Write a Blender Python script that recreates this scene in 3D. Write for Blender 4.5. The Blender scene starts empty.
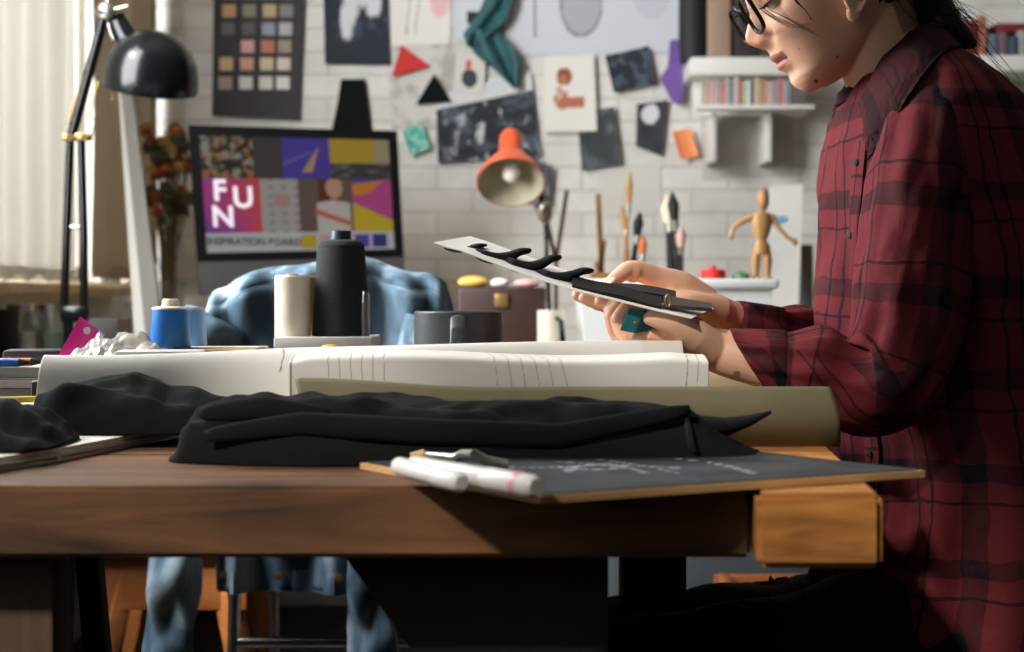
import bpy, bmesh, math, random
import numpy as np
from mathutils import Vector, Matrix, noise as mnoise
random.seed(7)
C = bpy.context.scene
COL = C.collection
F = 1422.0; EYE = 0.90; TT = 0.75
def P(px, py, d):
    """point seen at photo position (px, py) from the camera, d metres away"""
    return Vector(((px-512)*d/F, d, EYE-(py-300)*d/F))
def N(x, y, z): return mnoise.noise(Vector((x, y, z)))
def lerp(a, b, t): return a+(b-a)*t
def ss(a, b, x):
    t = min(1, max(0, (x-a)/(b-a))); return t*t*(3-2*t)
def srgb(r, g, b):
    def f(c):
        c /= 255.0
        return c/12.92 if c <= .04045 else ((c+.055)/1.055)**2.4
    return (f(r), f(g), f(b), 1.0)

# ------------------------------------------------------------------ meshes
class MB:
    def __init__(s): s.v = []; s.f = []; s.c = {}; s.uv = {}; s.m = []; s.cur = 0
    def add(s, vs, fs, col=None, uv=None):
        n = len(s.v); s.v += [tuple(p) for p in vs]
        s.f += [tuple(n+i for i in f) for f in fs]; s.m += [s.cur]*len(fs)
        if col is not None:
            for i in range(len(vs)): s.c[n+i] = col[i] if isinstance(col, list) else col
        if uv is not None:
            for i in range(len(vs)): s.uv[n+i] = uv[i]
        return s
    def bm(s, b, M=None, col=None):
        b.verts.index_update(); b.verts.ensure_lookup_table()
        vs = [(M @ v.co) if M else v.co.copy() for v in b.verts]
        fs = [[v.index for v in f.verts] for f in b.faces]
        b.free(); return s.add(vs, fs, col)
    def box(s, c, size, rot=None, bev=.0, seg=2, col=None):
        b = bmesh.new(); bmesh.ops.create_cube(b, size=1)
        for v in b.verts: v.co = Vector((v.co.x*size[0], v.co.y*size[1], v.co.z*size[2]))
        if bev > 0:
            bmesh.ops.bevel(b, geom=list(b.edges), offset=min(bev, min(size)*.45), segments=seg, profile=.5, affect='EDGES')
        M = Matrix.Translation(Vector(c))
        if rot is not None: M = M @ rot.to_4x4()
        return s.bm(b, M, col)
    def beam(s, a, b, w, h, bev=.003, up=(0,0,1), col=None):
        a = Vector(a); b = Vector(b); d = b-a; z = d.normalized(); x = Vector(up).cross(z)
        if x.length < 1e-4: x = Vector((1,0,0))
        x.normalize(); y = z.cross(x)
        R = Matrix((x, y, z)).transposed()
        return s.box((a+b)/2, (w, h, d.length), R, bev, col=col)
    def tube(s, path, rad, seg=16, cap=True, closed=False, ref=None, uvs=None, disp=None, sq=1.0, col=None):
        path = [Vector(p) for p in path]; n = len(path)
        if not isinstance(rad, (list, tuple)): rad = [rad]*n
        vs = []; uv = []; prev = None; L = 0
        for i, p in enumerate(path):
            if closed: t = path[(i+1) % n]-path[i-1]
            else: t = path[min(i+1, n-1)]-path[max(i-1, 0)]
            t.normalize()
            if prev is None:
                r = Vector(ref) if ref else (Vector((0,0,1)) if abs(t.z) < .9 else Vector((0,1,0)))
            else: r = prev
            x = (r-t*r.dot(t)).normalized(); prev = x; y = t.cross(x)
            if i: L += (path[i]-path[i-1]).length
            ra = rad[i] if isinstance(rad[i], (list, tuple)) else (rad[i], rad[i])
            for k in range(seg):
                a = 2*math.pi*k/seg
                ca, sa = math.cos(a), math.sin(a)
                ca = math.copysign(abs(ca)**sq, ca); sa = math.copysign(abs(sa)**sq, sa)
                q = x*ra[0]*ca+y*ra[1]*sa
                dd = disp(L, a, i/(n-1) if n > 1 else 0) if disp else 0
                vs.append(p+q+q.normalized()*dd if q.length > 1e-9 else p)
                uv.append((abs(k-seg/2)/seg*2*math.pi*(ra[0]+ra[1])/2 if uvs == 'mirror' else a*max(ra), L))
        fs = []
        for i in range(n if closed else n-1):
            j = (i+1) % n
            for k in range(seg):
                l = (k+1) % seg
                fs.append((i*seg+k, i*seg+l, j*seg+l, j*seg+k))
        if cap and not closed:
            fs.append(tuple(range(seg-1, -1, -1))); fs.append(tuple((n-1)*seg+k for k in range(seg)))
        return s.add(vs, fs, col, uv)
    def lathe(s, prof, c=(0,0,0), seg=32, R=None, col=None, sx=1, sy=1):
        vs = []; fs = []; c = Vector(c)
        for (r, z) in prof:
            for k in range(seg):
                a = 2*math.pi*k/seg
                q = Vector((max(r, 1e-5)*math.cos(a)*sx, max(r, 1e-5)*math.sin(a)*sy, z))
                vs.append(c+(R @ q if R else q))
        for i in range(len(prof)-1):
            for k in range(seg):
                l = (k+1) % seg
                fs.append((i*seg+k, i*seg+l, (i+1)*seg+l, (i+1)*seg+k))
        if prof[0][0] > 1e-4: fs.append(tuple(range(seg-1, -1, -1)))
        if prof[-1][0] > 1e-4: fs.append(tuple((len(prof)-1)*seg+k for k in range(seg)))
        return s.add(vs, fs, col)
    def ell(s, c, r, R=None, seg=24, col=None):
        n = seg//2; prof = [(math.sin(math.pi*i/n), -math.cos(math.pi*i/n)) for i in range(n+1)]
        vs = []; fs = []; c = Vector(c)
        for (a_, z) in prof:
            for k in range(seg):
                a = 2*math.pi*k/seg
                q = Vector((max(a_, 1e-5)*math.cos(a)*r[0], max(a_, 1e-5)*math.sin(a)*r[1], z*r[2]))
                vs.append(c+(R @ q if R else q))
        for i in range(n):
            for k in range(seg):
                l = (k+1) % seg
                fs.append((i*seg+k, i*seg+l, (i+1)*seg+l, (i+1)*seg+k))
        return s.add(vs, fs, col)
    def prism(s, pts, ext, col=None):
        pts = [Vector(p) for p in pts]; ext = Vector(ext); n = len(pts)
        vs = pts+[p+ext for p in pts]
        fs = [tuple(range(n-1, -1, -1)), tuple(range(n, 2*n))]+[(i, (i+1) % n, n+(i+1) % n, n+i) for i in range(n)]
        return s.add(vs, fs, col)
    def grid(s, fn, nu, nv, th=0.0, colf=None, uvf=None):
        pts = [[Vector(fn(i/nu, j/nv)) for i in range(nu+1)] for j in range(nv+1)]
        cols = [colf(i/nu, j/nv) for j in range(nv+1) for i in range(nu+1)] if colf else None
        uvs = [(uvf(i/nu, j/nv) if uvf else (i/nu, j/nv)) for j in range(nv+1) for i in range(nu+1)]
        vs = [p for row in pts for p in row]; W = nu+1
        fs = [(j*W+i, j*W+i+1, (j+1)*W+i+1, (j+1)*W+i) for j in range(nv) for i in range(nu)]
        if th:
            nrm = []
            for j in range(nv+1):
                for i in range(nu+1):
                    a = pts[j][min(i+1, nu)]-pts[j][max(i-1, 0)]; b = pts[min(j+1, nv)][i]-pts[max(j-1, 0)][i]
                    q = a.cross(b); nrm.append(q.normalized() if q.length > 1e-12 else Vector((0,0,1)))
            o = len(vs); vs = vs+[v-nn*th for v, nn in zip(vs, nrm)]
            fs = fs+[tuple(o+k for k in reversed(f)) for f in fs]
            ring = [i for i in range(W)]+[j*W+nu for j in range(1, nv+1)]+[nv*W+i for i in range(nu-1, -1, -1)]+[j*W for j in range(nv-1, 0, -1)]
            for k in range(len(ring)):
                a, b = ring[k], ring[(k+1) % len(ring)]
                fs.append((b, a, o+a, o+b))
            if cols: cols = cols+cols
            uvs = uvs+uvs
        return s.add(vs, fs, cols, uvs)

LOC = {}
def wloc(o):
    return LOC.get(o.name, Vector((0,0,0))) if o else Vector((0,0,0))
def obj(name, mb, m, parent=None, label=None, smooth=35):
    me = bpy.data.meshes.new(name)
    L = wloc(parent)
    vs = [(v[0]-L.x, v[1]-L.y, v[2]-L.z) for v in mb.v]
    me.from_pydata(vs, [], mb.f)
    ms = m if isinstance(m, (list, tuple)) else [m]
    for q in ms: me.materials.append(q)
    if len(ms) > 1: me.polygons.foreach_set('material_index', mb.m)
    if mb.c:
        ca = me.color_attributes.new('Col', 'FLOAT_COLOR', 'POINT')
        arr = np.ones((len(mb.v), 4), dtype=np.float32)*.5
        for i, q in mb.c.items(): arr[i] = (q[0], q[1], q[2], 1)
        ca.data.foreach_set('color', arr.ravel())
    if mb.uv:
        ul = me.uv_layers.new(name='UVMap')
        li = np.zeros(len(me.loops), dtype=np.int32); me.loops.foreach_get('vertex_index', li)
        ua = np.zeros((len(mb.v), 2), dtype=np.float32)
        for i, q in mb.uv.items(): ua[i] = q
        ul.data.foreach_set('uv', ua[li].ravel())
    me.validate(); me.update()
    me.shade_smooth()
    if smooth < 180: me.set_sharp_from_angle(angle=math.radians(smooth))
    o = bpy.data.objects.new(name, me); COL.objects.link(o)
    if parent:
        o.parent = parent; LOC[o.name] = L
    if label: o['label'] = label
    return o
def tag(o, label, cat, group=None, kind=None):
    o['label'] = label; o['category'] = cat
    if group: o['group'] = group
    if kind: o['kind'] = kind
    return o
def thing(name, label, cat, loc=(0,0,0), group=None):
    o = bpy.data.objects.new(name, None); COL.objects.link(o); o.empty_display_size = .05
    o.location = loc; LOC[o.name] = Vector(loc)
    return tag(o, label, cat, group)
def struct(name, mb, m, parent=None, smooth=35):
    o = obj(name, mb, m, parent, smooth=smooth)
    if parent is None: o['kind'] = 'structure'
    return o
def single(name, mb, m, label, cat, group=None, smooth=35):
    """one-mesh thing whose origin sits at its base"""
    xs = [v[0] for v in mb.v]; ys = [v[1] for v in mb.v]; zs = [v[2] for v in mb.v]
    L = Vector(((min(xs)+max(xs))/2, (min(ys)+max(ys))/2, min(zs)))
    mb.v = [(v[0]-L.x, v[1]-L.y, v[2]-L.z) for v in mb.v]
    o = obj(name, mb, m, smooth=smooth); o.location = L
    return tag(o, label, cat, group)
def dup(root, loc, rotz=None, label=None):
    r = root.copy(); COL.objects.link(r); r.location = loc
    if rotz is not None: r.rotation_euler = (r.rotation_euler[0], r.rotation_euler[1], rotz)
    if label: r['label'] = label
    for ch in list(root.children):
        c = ch.copy(); COL.objects.link(c); c.parent = r
        for g in ch.children:
            d = g.copy(); COL.objects.link(d); d.parent = c
    return r

# ------------------------------------------------------------------ materials
def base_mat(name):
    m = bpy.data.materials.new(name); m.use_nodes = True
    nt = m.node_tree; b = nt.nodes['Principled BSDF']
    return m, nt, b
def mat(name, col, rough=.6, metal=0, var=.0, scale=20, bump=0, bscale=200, spec=None, sheen=0, alpha=None, trans=0, stretch=None, emit=None, sss=0):
    m, nt, b = base_mat(name)
    b.inputs['Base Color'].default_value = col; b.inputs['Roughness'].default_value = rough; b.inputs['Metallic'].default_value = metal
    if spec is not None: b.inputs['Specular IOR Level'].default_value = spec
    if sheen: b.inputs['Sheen Weight'].default_value = sheen
    if trans: b.inputs['Transmission Weight'].default_value = trans
    if alpha is not None: b.inputs['Alpha'].default_value = alpha
    if sss:
        b.inputs['Subsurface Weight'].default_value = sss; b.inputs['Subsurface Scale'].default_value = .01
    if emit:
        b.inputs['Emission Color'].default_value = col; b.inputs['Emission Strength'].default_value = emit
    tc = nt.nodes.new('ShaderNodeTexCoord')
    src = tc.outputs['Object']
    if stretch:
        mp = nt.nodes.new('ShaderNodeMapping'); mp.inputs['Scale'].default_value = stretch
        nt.links.new(src, mp.inputs[0]); src = mp.outputs[0]
    if var:
        nz = nt.nodes.new('ShaderNodeTexNoise'); nz.inputs['Scale'].default_value = scale; nz.inputs['Detail'].default_value = 5
        nt.links.new(src, nz.inputs['Vector'])
        mx = nt.nodes.new('ShaderNodeMix'); mx.data_type = 'RGBA'
        mx.inputs[6].default_value = tuple(c*(1-var) for c in col[:3])+(1,)
        mx.inputs[7].default_value = tuple(min(1, c*(1+var)) for c in col[:3])+(1,)
        rp = nt.nodes.new('ShaderNodeMapRange'); rp.inputs[1].default_value = .3; rp.inputs[2].default_value = .7
        nt.links.new(nz.outputs[0], rp.inputs[0]); nt.links.new(rp.outputs[0], mx.inputs[0]); nt.links.new(mx.outputs[2], b.inputs['Base Color'])
    if bump:
        n2 = nt.nodes.new('ShaderNodeTexNoise'); n2.inputs['Scale'].default_value = bscale; n2.inputs['Detail'].default_value = 4
        nt.links.new(src, n2.inputs['Vector'])
        bp = nt.nodes.new('ShaderNodeBump'); bp.inputs['Strength'].default_value = bump; bp.inputs['Distance'].default_value = .002
        nt.links.new(n2.outputs[0], bp.inputs['Height']); nt.links.new(bp.outputs[0], b.inputs['Normal'])
    return m
def vcol_mat(name, rough=.7, emit=0, sss=0, bump=0, bscale=400, spec=None, rvar=None):
    m, nt, b = base_mat(name)
    a = nt.nodes.new('ShaderNodeAttribute'); a.attribute_name = 'Col'
    nt.links.new(a.outputs['Color'], b.inputs['Base Color']); b.inputs['Roughness'].default_value = rough
    if spec is not None: b.inputs['Specular IOR Level'].default_value = spec
    if emit:
        nt.links.new(a.outputs['Color'], b.inputs['Emission Color']); b.inputs['Emission Strength'].default_value = emit
        b.inputs['Base Color'].default_value = (0,0,0,1)
        for l in list(nt.links):
            if l.to_socket == b.inputs['Base Color']: nt.links.remove(l)
    if sss:
        b.inputs['Subsurface Weight'].default_value = sss; b.inputs['Subsurface Scale'].default_value = .004
        b.inputs['Subsurface Radius'].default_value = (1, .45, .3)
    if bump:
        tc = nt.nodes.new('ShaderNodeTexCoord')
        n2 = nt.nodes.new('ShaderNodeTexNoise'); n2.inputs['Scale'].default_value = bscale; n2.inputs['Detail'].default_value = 4
        nt.links.new(tc.outputs['Object'], n2.inputs['Vector'])
        bp = nt.nodes.new('ShaderNodeBump'); bp.inputs['Strength'].default_value = bump; bp.inputs['Distance'].default_value = .001
        nt.links.new(n2.outputs[0], bp.inputs['Height']); nt.links.new(bp.outputs[0], b.inputs['Normal'])
    return m
def wood_mat(name, dark, light, axis='X', scale=1.0, rough=.5, bump=.25, contrast=(.35,.68)):
    m, nt, b = base_mat(name)
    tc = nt.nodes.new('ShaderNodeTexCoord'); mp = nt.nodes.new('ShaderNodeMapping')
    k = {'X': (1.5, 14, 14), 'Y': (14, 1.5, 14), 'Z': (14, 14, 1.5)}[axis]
    mp.inputs['Scale'].default_value = tuple(q*scale for q in k)
    nt.links.new(tc.outputs['Object'], mp.inputs[0])
    nz = nt.nodes.new('ShaderNodeTexNoise'); nz.inputs['Scale'].default_value = 2.2; nz.inputs['Detail'].default_value = 8; nz.inputs['Distortion'].default_value = 1.1
    nt.links.new(mp.outputs[0], nz.inputs['Vector'])
    n3 = nt.nodes.new('ShaderNodeTexNoise'); n3.inputs['Scale'].default_value = 3.5*scale; n3.inputs['Detail'].default_value = 3
    nt.links.new(tc.outputs['Object'], n3.inputs['Vector'])
    add = nt.nodes.new('ShaderNodeMath'); add.operation = 'MULTIPLY_ADD'; add.inputs[1].default_value = .5
    sub = nt.nodes.new('ShaderNodeMath'); sub.operation = 'MULTIPLY'; sub.inputs[1].default_value = .5
    nt.links.new(nz.outputs[0], sub.inputs[0]); nt.links.new(n3.outputs[0], add.inputs[0]); nt.links.new(sub.outputs[0], add.inputs[2])
    cr = nt.nodes.new('ShaderNodeValToRGB'); cr.color_ramp.elements[0].position = contrast[0]; cr.color_ramp.elements[1].position = contrast[1]
    cr.color_ramp.elements[0].color = dark; cr.color_ramp.elements[1].color = light
    nt.links.new(add.outputs[0], cr.inputs[0]); nt.links.new(cr.outputs[0], b.inputs['Base Color'])
    b.inputs['Roughness'].default_value = rough
    bp = nt.nodes.new('ShaderNodeBump'); bp.inputs['Strength'].default_value = bump; bp.inputs['Distance'].default_value = .002
    nt.links.new(nz.outputs[0], bp.inputs['Height']); nt.links.new(bp.outputs[0], b.inputs['Normal'])
    return m
def plaid_mat(name, base, dark, line):
    m, nt, b = base_mat(name); nd = nt.nodes; lk = nt.links
    uv = nd.new('ShaderNodeUVMap'); uv.uv_map = 'UVMap'
    tc = nd.new('ShaderNodeTexCoord')
    nz = nd.new('ShaderNodeTexNoise'); nz.inputs['Scale'].default_value = 14; nz.inputs['Detail'].default_value = 3
    lk.new(tc.outputs['Object'], nz.inputs['Vector'])
    ad = nd.new('ShaderNodeVectorMath'); ad.operation = 'MULTIPLY_ADD'; ad.inputs[1].default_value = (.022, .022, .022)
    lk.new(nz.outputs['Color'], ad.inputs[0]); lk.new(uv.outputs[0], ad.inputs[2])
    sp = nd.new('ShaderNodeSeparateXYZ'); lk.new(ad.outputs[0], sp.inputs[0])
    def stripe(ax, period, off, width, amt):
        a = nd.new('ShaderNodeMath'); a.operation = 'ADD'; a.inputs[1].default_value = off; lk.new(sp.outputs[ax], a.inputs[0])
        d = nd.new('ShaderNodeMath'); d.operation = 'DIVIDE'; d.inputs[1].default_value = period; lk.new(a.outputs[0], d.inputs[0])
        f = nd.new('ShaderNodeMath'); f.operation = 'FRACT'; lk.new(d.outputs[0], f.inputs[0])
        l = nd.new('ShaderNodeMath'); l.operation = 'LESS_THAN'; l.inputs[1].default_value = width/period; lk.new(f.outputs[0], l.inputs[0])
        q = nd.new('ShaderNodeMath'); q.operation = 'MULTIPLY'; q.inputs[1].default_value = amt; lk.new(l.outputs[0], q.inputs[0])
        return q.outputs[0]
    outs = [stripe(0, .115, .02, .030, .62), stripe(1, .105, .03, .022, .62), stripe(0, .115, -.045, .0035, .8), stripe(0, .115, -.062, .0035, .8), stripe(1, .105, -.05, .0035, .8)]
    # bands add up where they cross
    cur = outs[0]
    for o in outs[1:]:
        q = nd.new('ShaderNodeMath'); q.operation = 'ADD'; q.use_clamp = True; lk.new(cur, q.inputs[0]); lk.new(o, q.inputs[1]); cur = q.outputs[0]
    n2 = nd.new('ShaderNodeTexNoise'); n2.inputs['Scale'].default_value = 45; n2.inputs['Detail'].default_value = 6
    lk.new(tc.outputs['Object'], n2.inputs['Vector'])
    mr = nd.new('ShaderNodeMapRange'); mr.inputs[1].default_value = .3; mr.inputs[2].default_value = .7; mr.inputs[3].default_value = .75; mr.inputs[4].default_value = 1.1
    lk.new(n2.outputs[0], mr.inputs[0])
    mm = nd.new('ShaderNodeMath'); mm.operation = 'MULTIPLY'; mm.use_clamp = True; lk.new(cur, mm.inputs[0]); lk.new(mr.outputs[0], mm.inputs[1])
    mx = nd.new('ShaderNodeMix'); mx.data_type = 'RGBA'; mx.inputs[6].default_value = base; mx.inputs[7].default_value = dark
    lk.new(mm.outputs[0], mx.inputs[0])
    lk.new(mx.outputs[2], b.inputs['Base Color']); b.inputs['Roughness'].default_value = .85; b.inputs['Specular IOR Level'].default_value = .2
    n4 = nd.new('ShaderNodeTexNoise'); n4.inputs['Scale'].default_value = 60; n4.inputs['Detail'].default_value = 5
    lk.new(tc.outputs['Object'], n4.inputs['Vector'])
    bp = nd.new('ShaderNodeBump'); bp.inputs['Strength'].default_value = .35; bp.inputs['Distance'].default_value = .004
    lk.new(n4.outputs[0], bp.inputs['Height']); lk.new(bp.outputs[0], b.inputs['Normal'])
    return m
def glass_mat(name, tint=(1,1,1,1), rough=.05):
    m, nt, b = base_mat(name); b.inputs['Base Color'].default_value = tint; b.inputs['Roughness'].default_value = rough
    b.inputs['Transmission Weight'].default_value = 1; b.inputs['IOR'].default_value = 1.3
    return m
def brick_mat(name):
    m, nt, b = base_mat(name); nd = nt.nodes; lk = nt.links
    tc = nd.new('ShaderNodeTexCoord'); sp = nd.new('ShaderNodeSeparateXYZ'); cb = nd.new('ShaderNodeCombineXYZ')
    lk.new(tc.outputs['Object'], sp.inputs[0])
    ad = nd.new('ShaderNodeMath'); ad.operation = 'ADD'; lk.new(sp.outputs[0], ad.inputs[0]); lk.new(sp.outputs[1], ad.inputs[1])
    lk.new(ad.outputs[0], cb.inputs[0]); lk.new(sp.outputs[2], cb.inputs[1])
    br = nd.new('ShaderNodeTexBrick'); br.inputs['Scale'].default_value = 1; br.inputs['Brick Width'].default_value = .215; br.inputs['Row Height'].default_value = .068
    br.inputs['Mortar Size'].default_value = .006; br.inputs['Mortar Smooth'].default_value = .6
    br.inputs['Color1'].default_value = srgb(226,225,220); br.inputs['Color2'].default_value = srgb(214,213,209); br.inputs['Mortar'].default_value = srgb(204,203,198)
    lk.new(cb.outputs[0], br.inputs['Vector'])
    nz = nd.new('ShaderNodeTexNoise'); nz.inputs['Scale'].default_value = 9; nz.inputs['Detail'].default_value = 6; lk.new(tc.outputs['Object'], nz.inputs['Vector'])
    mx = nd.new('ShaderNodeMix'); mx.data_type = 'RGBA'; mx.blend_type = 'MULTIPLY'; mx.inputs[0].default_value = .5
    cr = nd.new('ShaderNodeValToRGB'); cr.color_ramp.elements[0].position = .3; cr.color_ramp.elements[0].color = (.72,.72,.7,1); cr.color_ramp.elements[1].position = .6
    lk.new(nz.outputs[0], cr.inputs[0]); lk.new(br.outputs[0], mx.inputs[6]); lk.new(cr.outputs[0], mx.inputs[7]); lk.new(mx.outputs[2], b.inputs['Base Color'])
    sb = nd.new('ShaderNodeMath'); sb.operation = 'SUBTRACT'; sb.inputs[0].default_value = 1; lk.new(br.outputs['Fac'], sb.inputs[1])
    n2 = nd.new('ShaderNodeMath'); n2.operation = 'MULTIPLY_ADD'; n2.inputs[1].default_value = .35; lk.new(nz.outputs[0], n2.inputs[0]); lk.new(sb.outputs[0], n2.inputs[2])
    bp = nd.new('ShaderNodeBump'); bp.inputs['Strength'].default_value = .5; bp.inputs['Distance'].default_value = .005
    lk.new(n2.outputs[0], bp.inputs['Height']); lk.new(bp.outputs[0], b.inputs['Normal']); b.inputs['Roughness'].default_value = .7
    return m
def denim_mat(name):
    m, nt, b = base_mat(name); nd = nt.nodes; lk = nt.links
    tc = nd.new('ShaderNodeTexCoord'); mp = nd.new('ShaderNodeMapping'); mp.inputs['Scale'].default_value = (9, 9, 3.2); mp.inputs['Rotation'].default_value = (0, .35, 0)
    lk.new(tc.outputs['Object'], mp.inputs[0])
    nz = nd.new('ShaderNodeTexNoise'); nz.inputs['Scale'].default_value = 1.6; nz.inputs['Detail'].default_value = 7; nz.inputs['Distortion'].default_value = .6
    lk.new(mp.outputs[0], nz.inputs['Vector'])
    cr = nd.new('ShaderNodeValToRGB'); e = cr.color_ramp.elements
    e[0].position = .36; e[0].color = srgb(38,56,70); e[1].position = .66; e[1].color = srgb(168,186,194)
    q = e.new(.5); q.color = srgb(84,110,128)
    lk.new(nz.outputs[0], cr.inputs[0]); lk.new(cr.outputs[0], b.inputs['Base Color']); b.inputs['Roughness'].default_value = .9
    n2 = nd.new('ShaderNodeTexNoise'); n2.inputs['Scale'].default_value = 300; lk.new(tc.outputs['Object'], n2.inputs['Vector'])
    bp = nd.new('ShaderNodeBump'); bp.inputs['Strength'].default_value = .3; bp.inputs['Distance'].default_value = .002
    lk.new(n2.outputs[0], bp.inputs['Height']); lk.new(bp.outputs[0], b.inputs['Normal'])
    return m

def thin_mat(name, f, rough, wh):
    m, nt, b = base_mat(name); nt.nodes.remove(b)
    t = nt.nodes.new('ShaderNodeBsdfTransparent'); t.inputs[0].default_value = (.94,.96,.95,1); g = nt.nodes.new('ShaderNodeBsdfGlossy'); g.inputs['Roughness'].default_value = rough
    d = nt.nodes.new('ShaderNodeBsdfDiffuse'); d.inputs[0].default_value = (.85,.86,.86,1)
    lw = nt.nodes.new('ShaderNodeLayerWeight'); lw.inputs[0].default_value = f
    x = nt.nodes.new('ShaderNodeMixShader'); y = nt.nodes.new('ShaderNodeMixShader'); y.inputs[0].default_value = wh
    nt.links.new(lw.outputs['Facing'], x.inputs[0]); nt.links.new(t.outputs[0], x.inputs[1]); nt.links.new(g.outputs[0], x.inputs[2])
    nt.links.new(x.outputs[0], y.inputs[1]); nt.links.new(d.outputs[0], y.inputs[2]); nt.links.new(y.outputs[0], nt.nodes['Material Output'].inputs[0])
    return m
M = dict(
 film=thin_mat('clear_film', .3, .1, .18), glass=thin_mat('clear_glass', .25, .03, .03),
 brick=brick_mat('white_painted_brick'),
 plaster=mat('warm_white_plaster', srgb(205,203,196), .8, var=.05, scale=4, bump=.2, bscale=60),
 greyplaster=mat('grey_plaster', srgb(74,70,66), .85, var=.05, scale=4),
 ceil=mat('ceiling_paint', srgb(170,168,160), .9, var=.03, scale=3),
 floor=wood_mat('dark_floorboards', srgb(40,34,30), srgb(74,62,52), 'Y', .8, .6),
 white=mat('white_paint', srgb(214,213,208), .5, var=.03, scale=10),
 table=wood_mat('worn_brown_wood', srgb(50,35,25), srgb(132,90,56), 'X', 1.1, .5, .5, (.36,.64)),
 table_y=wood_mat('worn_brown_wood_end', srgb(122,74,34), srgb(206,142,74), 'X', 1.6, .45, .4, (.34,.6)),
 darkwood=wood_mat('dark_trestle_wood', srgb(30,24,19), srgb(52,42,33), 'Z', 1, .7, .3),
 leg=wood_mat('brown_leg_wood', srgb(58,42,30), srgb(98,72,50), 'Z', 1, .6, .3),
 orangewood=wood_mat('orange_pine', srgb(132,76,34), srgb(186,116,60), 'X', 1, .5, .3),
 palewood=wood_mat('pale_pine', srgb(168,138,100), srgb(206,180,140), 'X', 1, .5, .2),
 artwood=wood_mat('beech', srgb(150,108,62), srgb(184,142,92), 'Z', 1.4, .45, .1),
 gold_wood=wood_mat('golden_varnished_wood', srgb(150,106,50), srgb(196,150,84), 'Z', 1.4, .4, .1),
 black=mat('black_metal', srgb(10,12,14), .2, .0, spec=.28),
 blackmat=mat('matt_black', srgb(20,22,24), .7),
 blackplastic=mat('black_plastic', srgb(14,15,17), .35, spec=.25),
 cloth=mat('black_cloth', srgb(19,21,22), .95, var=.12, scale=30, bump=.3, bscale=500, spec=.15),
 cloth2=mat('charcoal_cloth', srgb(21,24,25), .95, var=.12, scale=30, bump=.3, bscale=500, spec=.15),
 thread=mat('charcoal_thread', srgb(24,32,37), .85, bump=1, bscale=300, stretch=(.1,.1,6)),
 cream=mat('cream_thread', srgb(232,224,204), .85, bump=.8, bscale=300, stretch=(.1,.1,6)),
 tan=mat('tan_card', srgb(190,150,96), .8, var=.1, scale=20),
 paper=mat('white_paper', srgb(212,210,203), .85, var=.02, scale=8),
 kraft=mat('kraft_card', srgb(98,91,65), .8, var=.06, scale=25),
 vc=vcol_mat('printed_paper', .75),
 denim=denim_mat('washed_denim'),
 chrome=mat('chrome', srgb(200,200,200), .18, 1),
 steel=mat('brushed_steel', srgb(170,168,160), .35, 1),
 alu=mat('grey_aluminium', srgb(100,100,102), .42, .6),
 brass=mat('brass', srgb(150,124,80), .4, .8),
 orange=mat('orange_enamel', srgb(214,84,44), .35),
 lampin=mat('warm_cream_enamel', srgb(170,164,142), .5),
 mug=mat('grey_glazed_clay', srgb(50,56,58), .45, var=.1, scale=40, bump=.1),
 blue=mat('blue_plastic', srgb(20,110,190), .4),
 ltblue=mat('light_blue_plastic', srgb(120,170,214), .4),
 pink=mat('magenta_card', srgb(236,30,140), .5),
 teal=mat('teal_felt', srgb(8,92,96), .9, var=.1, scale=60),
 red=mat('red_felt', srgb(196,34,34), .7),
 purple=mat('purple_felt', srgb(112,84,158), .85),
 green=mat('green_plastic', srgb(70,120,60), .5),
 plasticbox=mat('milky_plastic', srgb(236,240,238), .3, trans=.12, var=.02, scale=5),
 leather=mat('red_brown_leather', srgb(44,22,18), .5, var=.15, scale=30, bump=.2),
 brownleather=mat('brown_leather', srgb(56,48,38), .5, var=.12, scale=60),
 yellow=mat('yellow_plastic', srgb(214,180,60), .5),
 linen=mat('beige_linen', srgb(178,168,150), .9, var=.05, scale=40, bump=.4, bscale=300),
 curtain=mat('white_curtain', srgb(226,224,216), .9, var=.02, scale=20, bump=.2, bscale=300),
 cabinet=mat('blue_grey_paint', srgb(84,90,95), .6, var=.05, scale=10),
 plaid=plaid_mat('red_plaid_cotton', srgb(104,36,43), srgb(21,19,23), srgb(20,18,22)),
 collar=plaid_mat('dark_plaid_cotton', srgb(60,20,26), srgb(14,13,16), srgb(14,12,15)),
 trouser=mat('black_trouser_cotton', srgb(14,15,16), .95, bump=.2, bscale=300),
 hair=mat('black_hair', srgb(22,17,16), .45, bump=.5, bscale=200, stretch=(1,1,.1)),
 skin=vcol_mat('skin', .5, sss=.04, bump=.12, bscale=500, spec=.35),
 eye=mat('eye_white', srgb(220,215,208), .2),
 pot=mat('dark_pot', srgb(40,42,44), .5),
 redbrown=mat('red_brown_glaze', srgb(96,42,34), .5),
 skyc=mat('window_white', srgb(230,230,230), .6),
)
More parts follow.
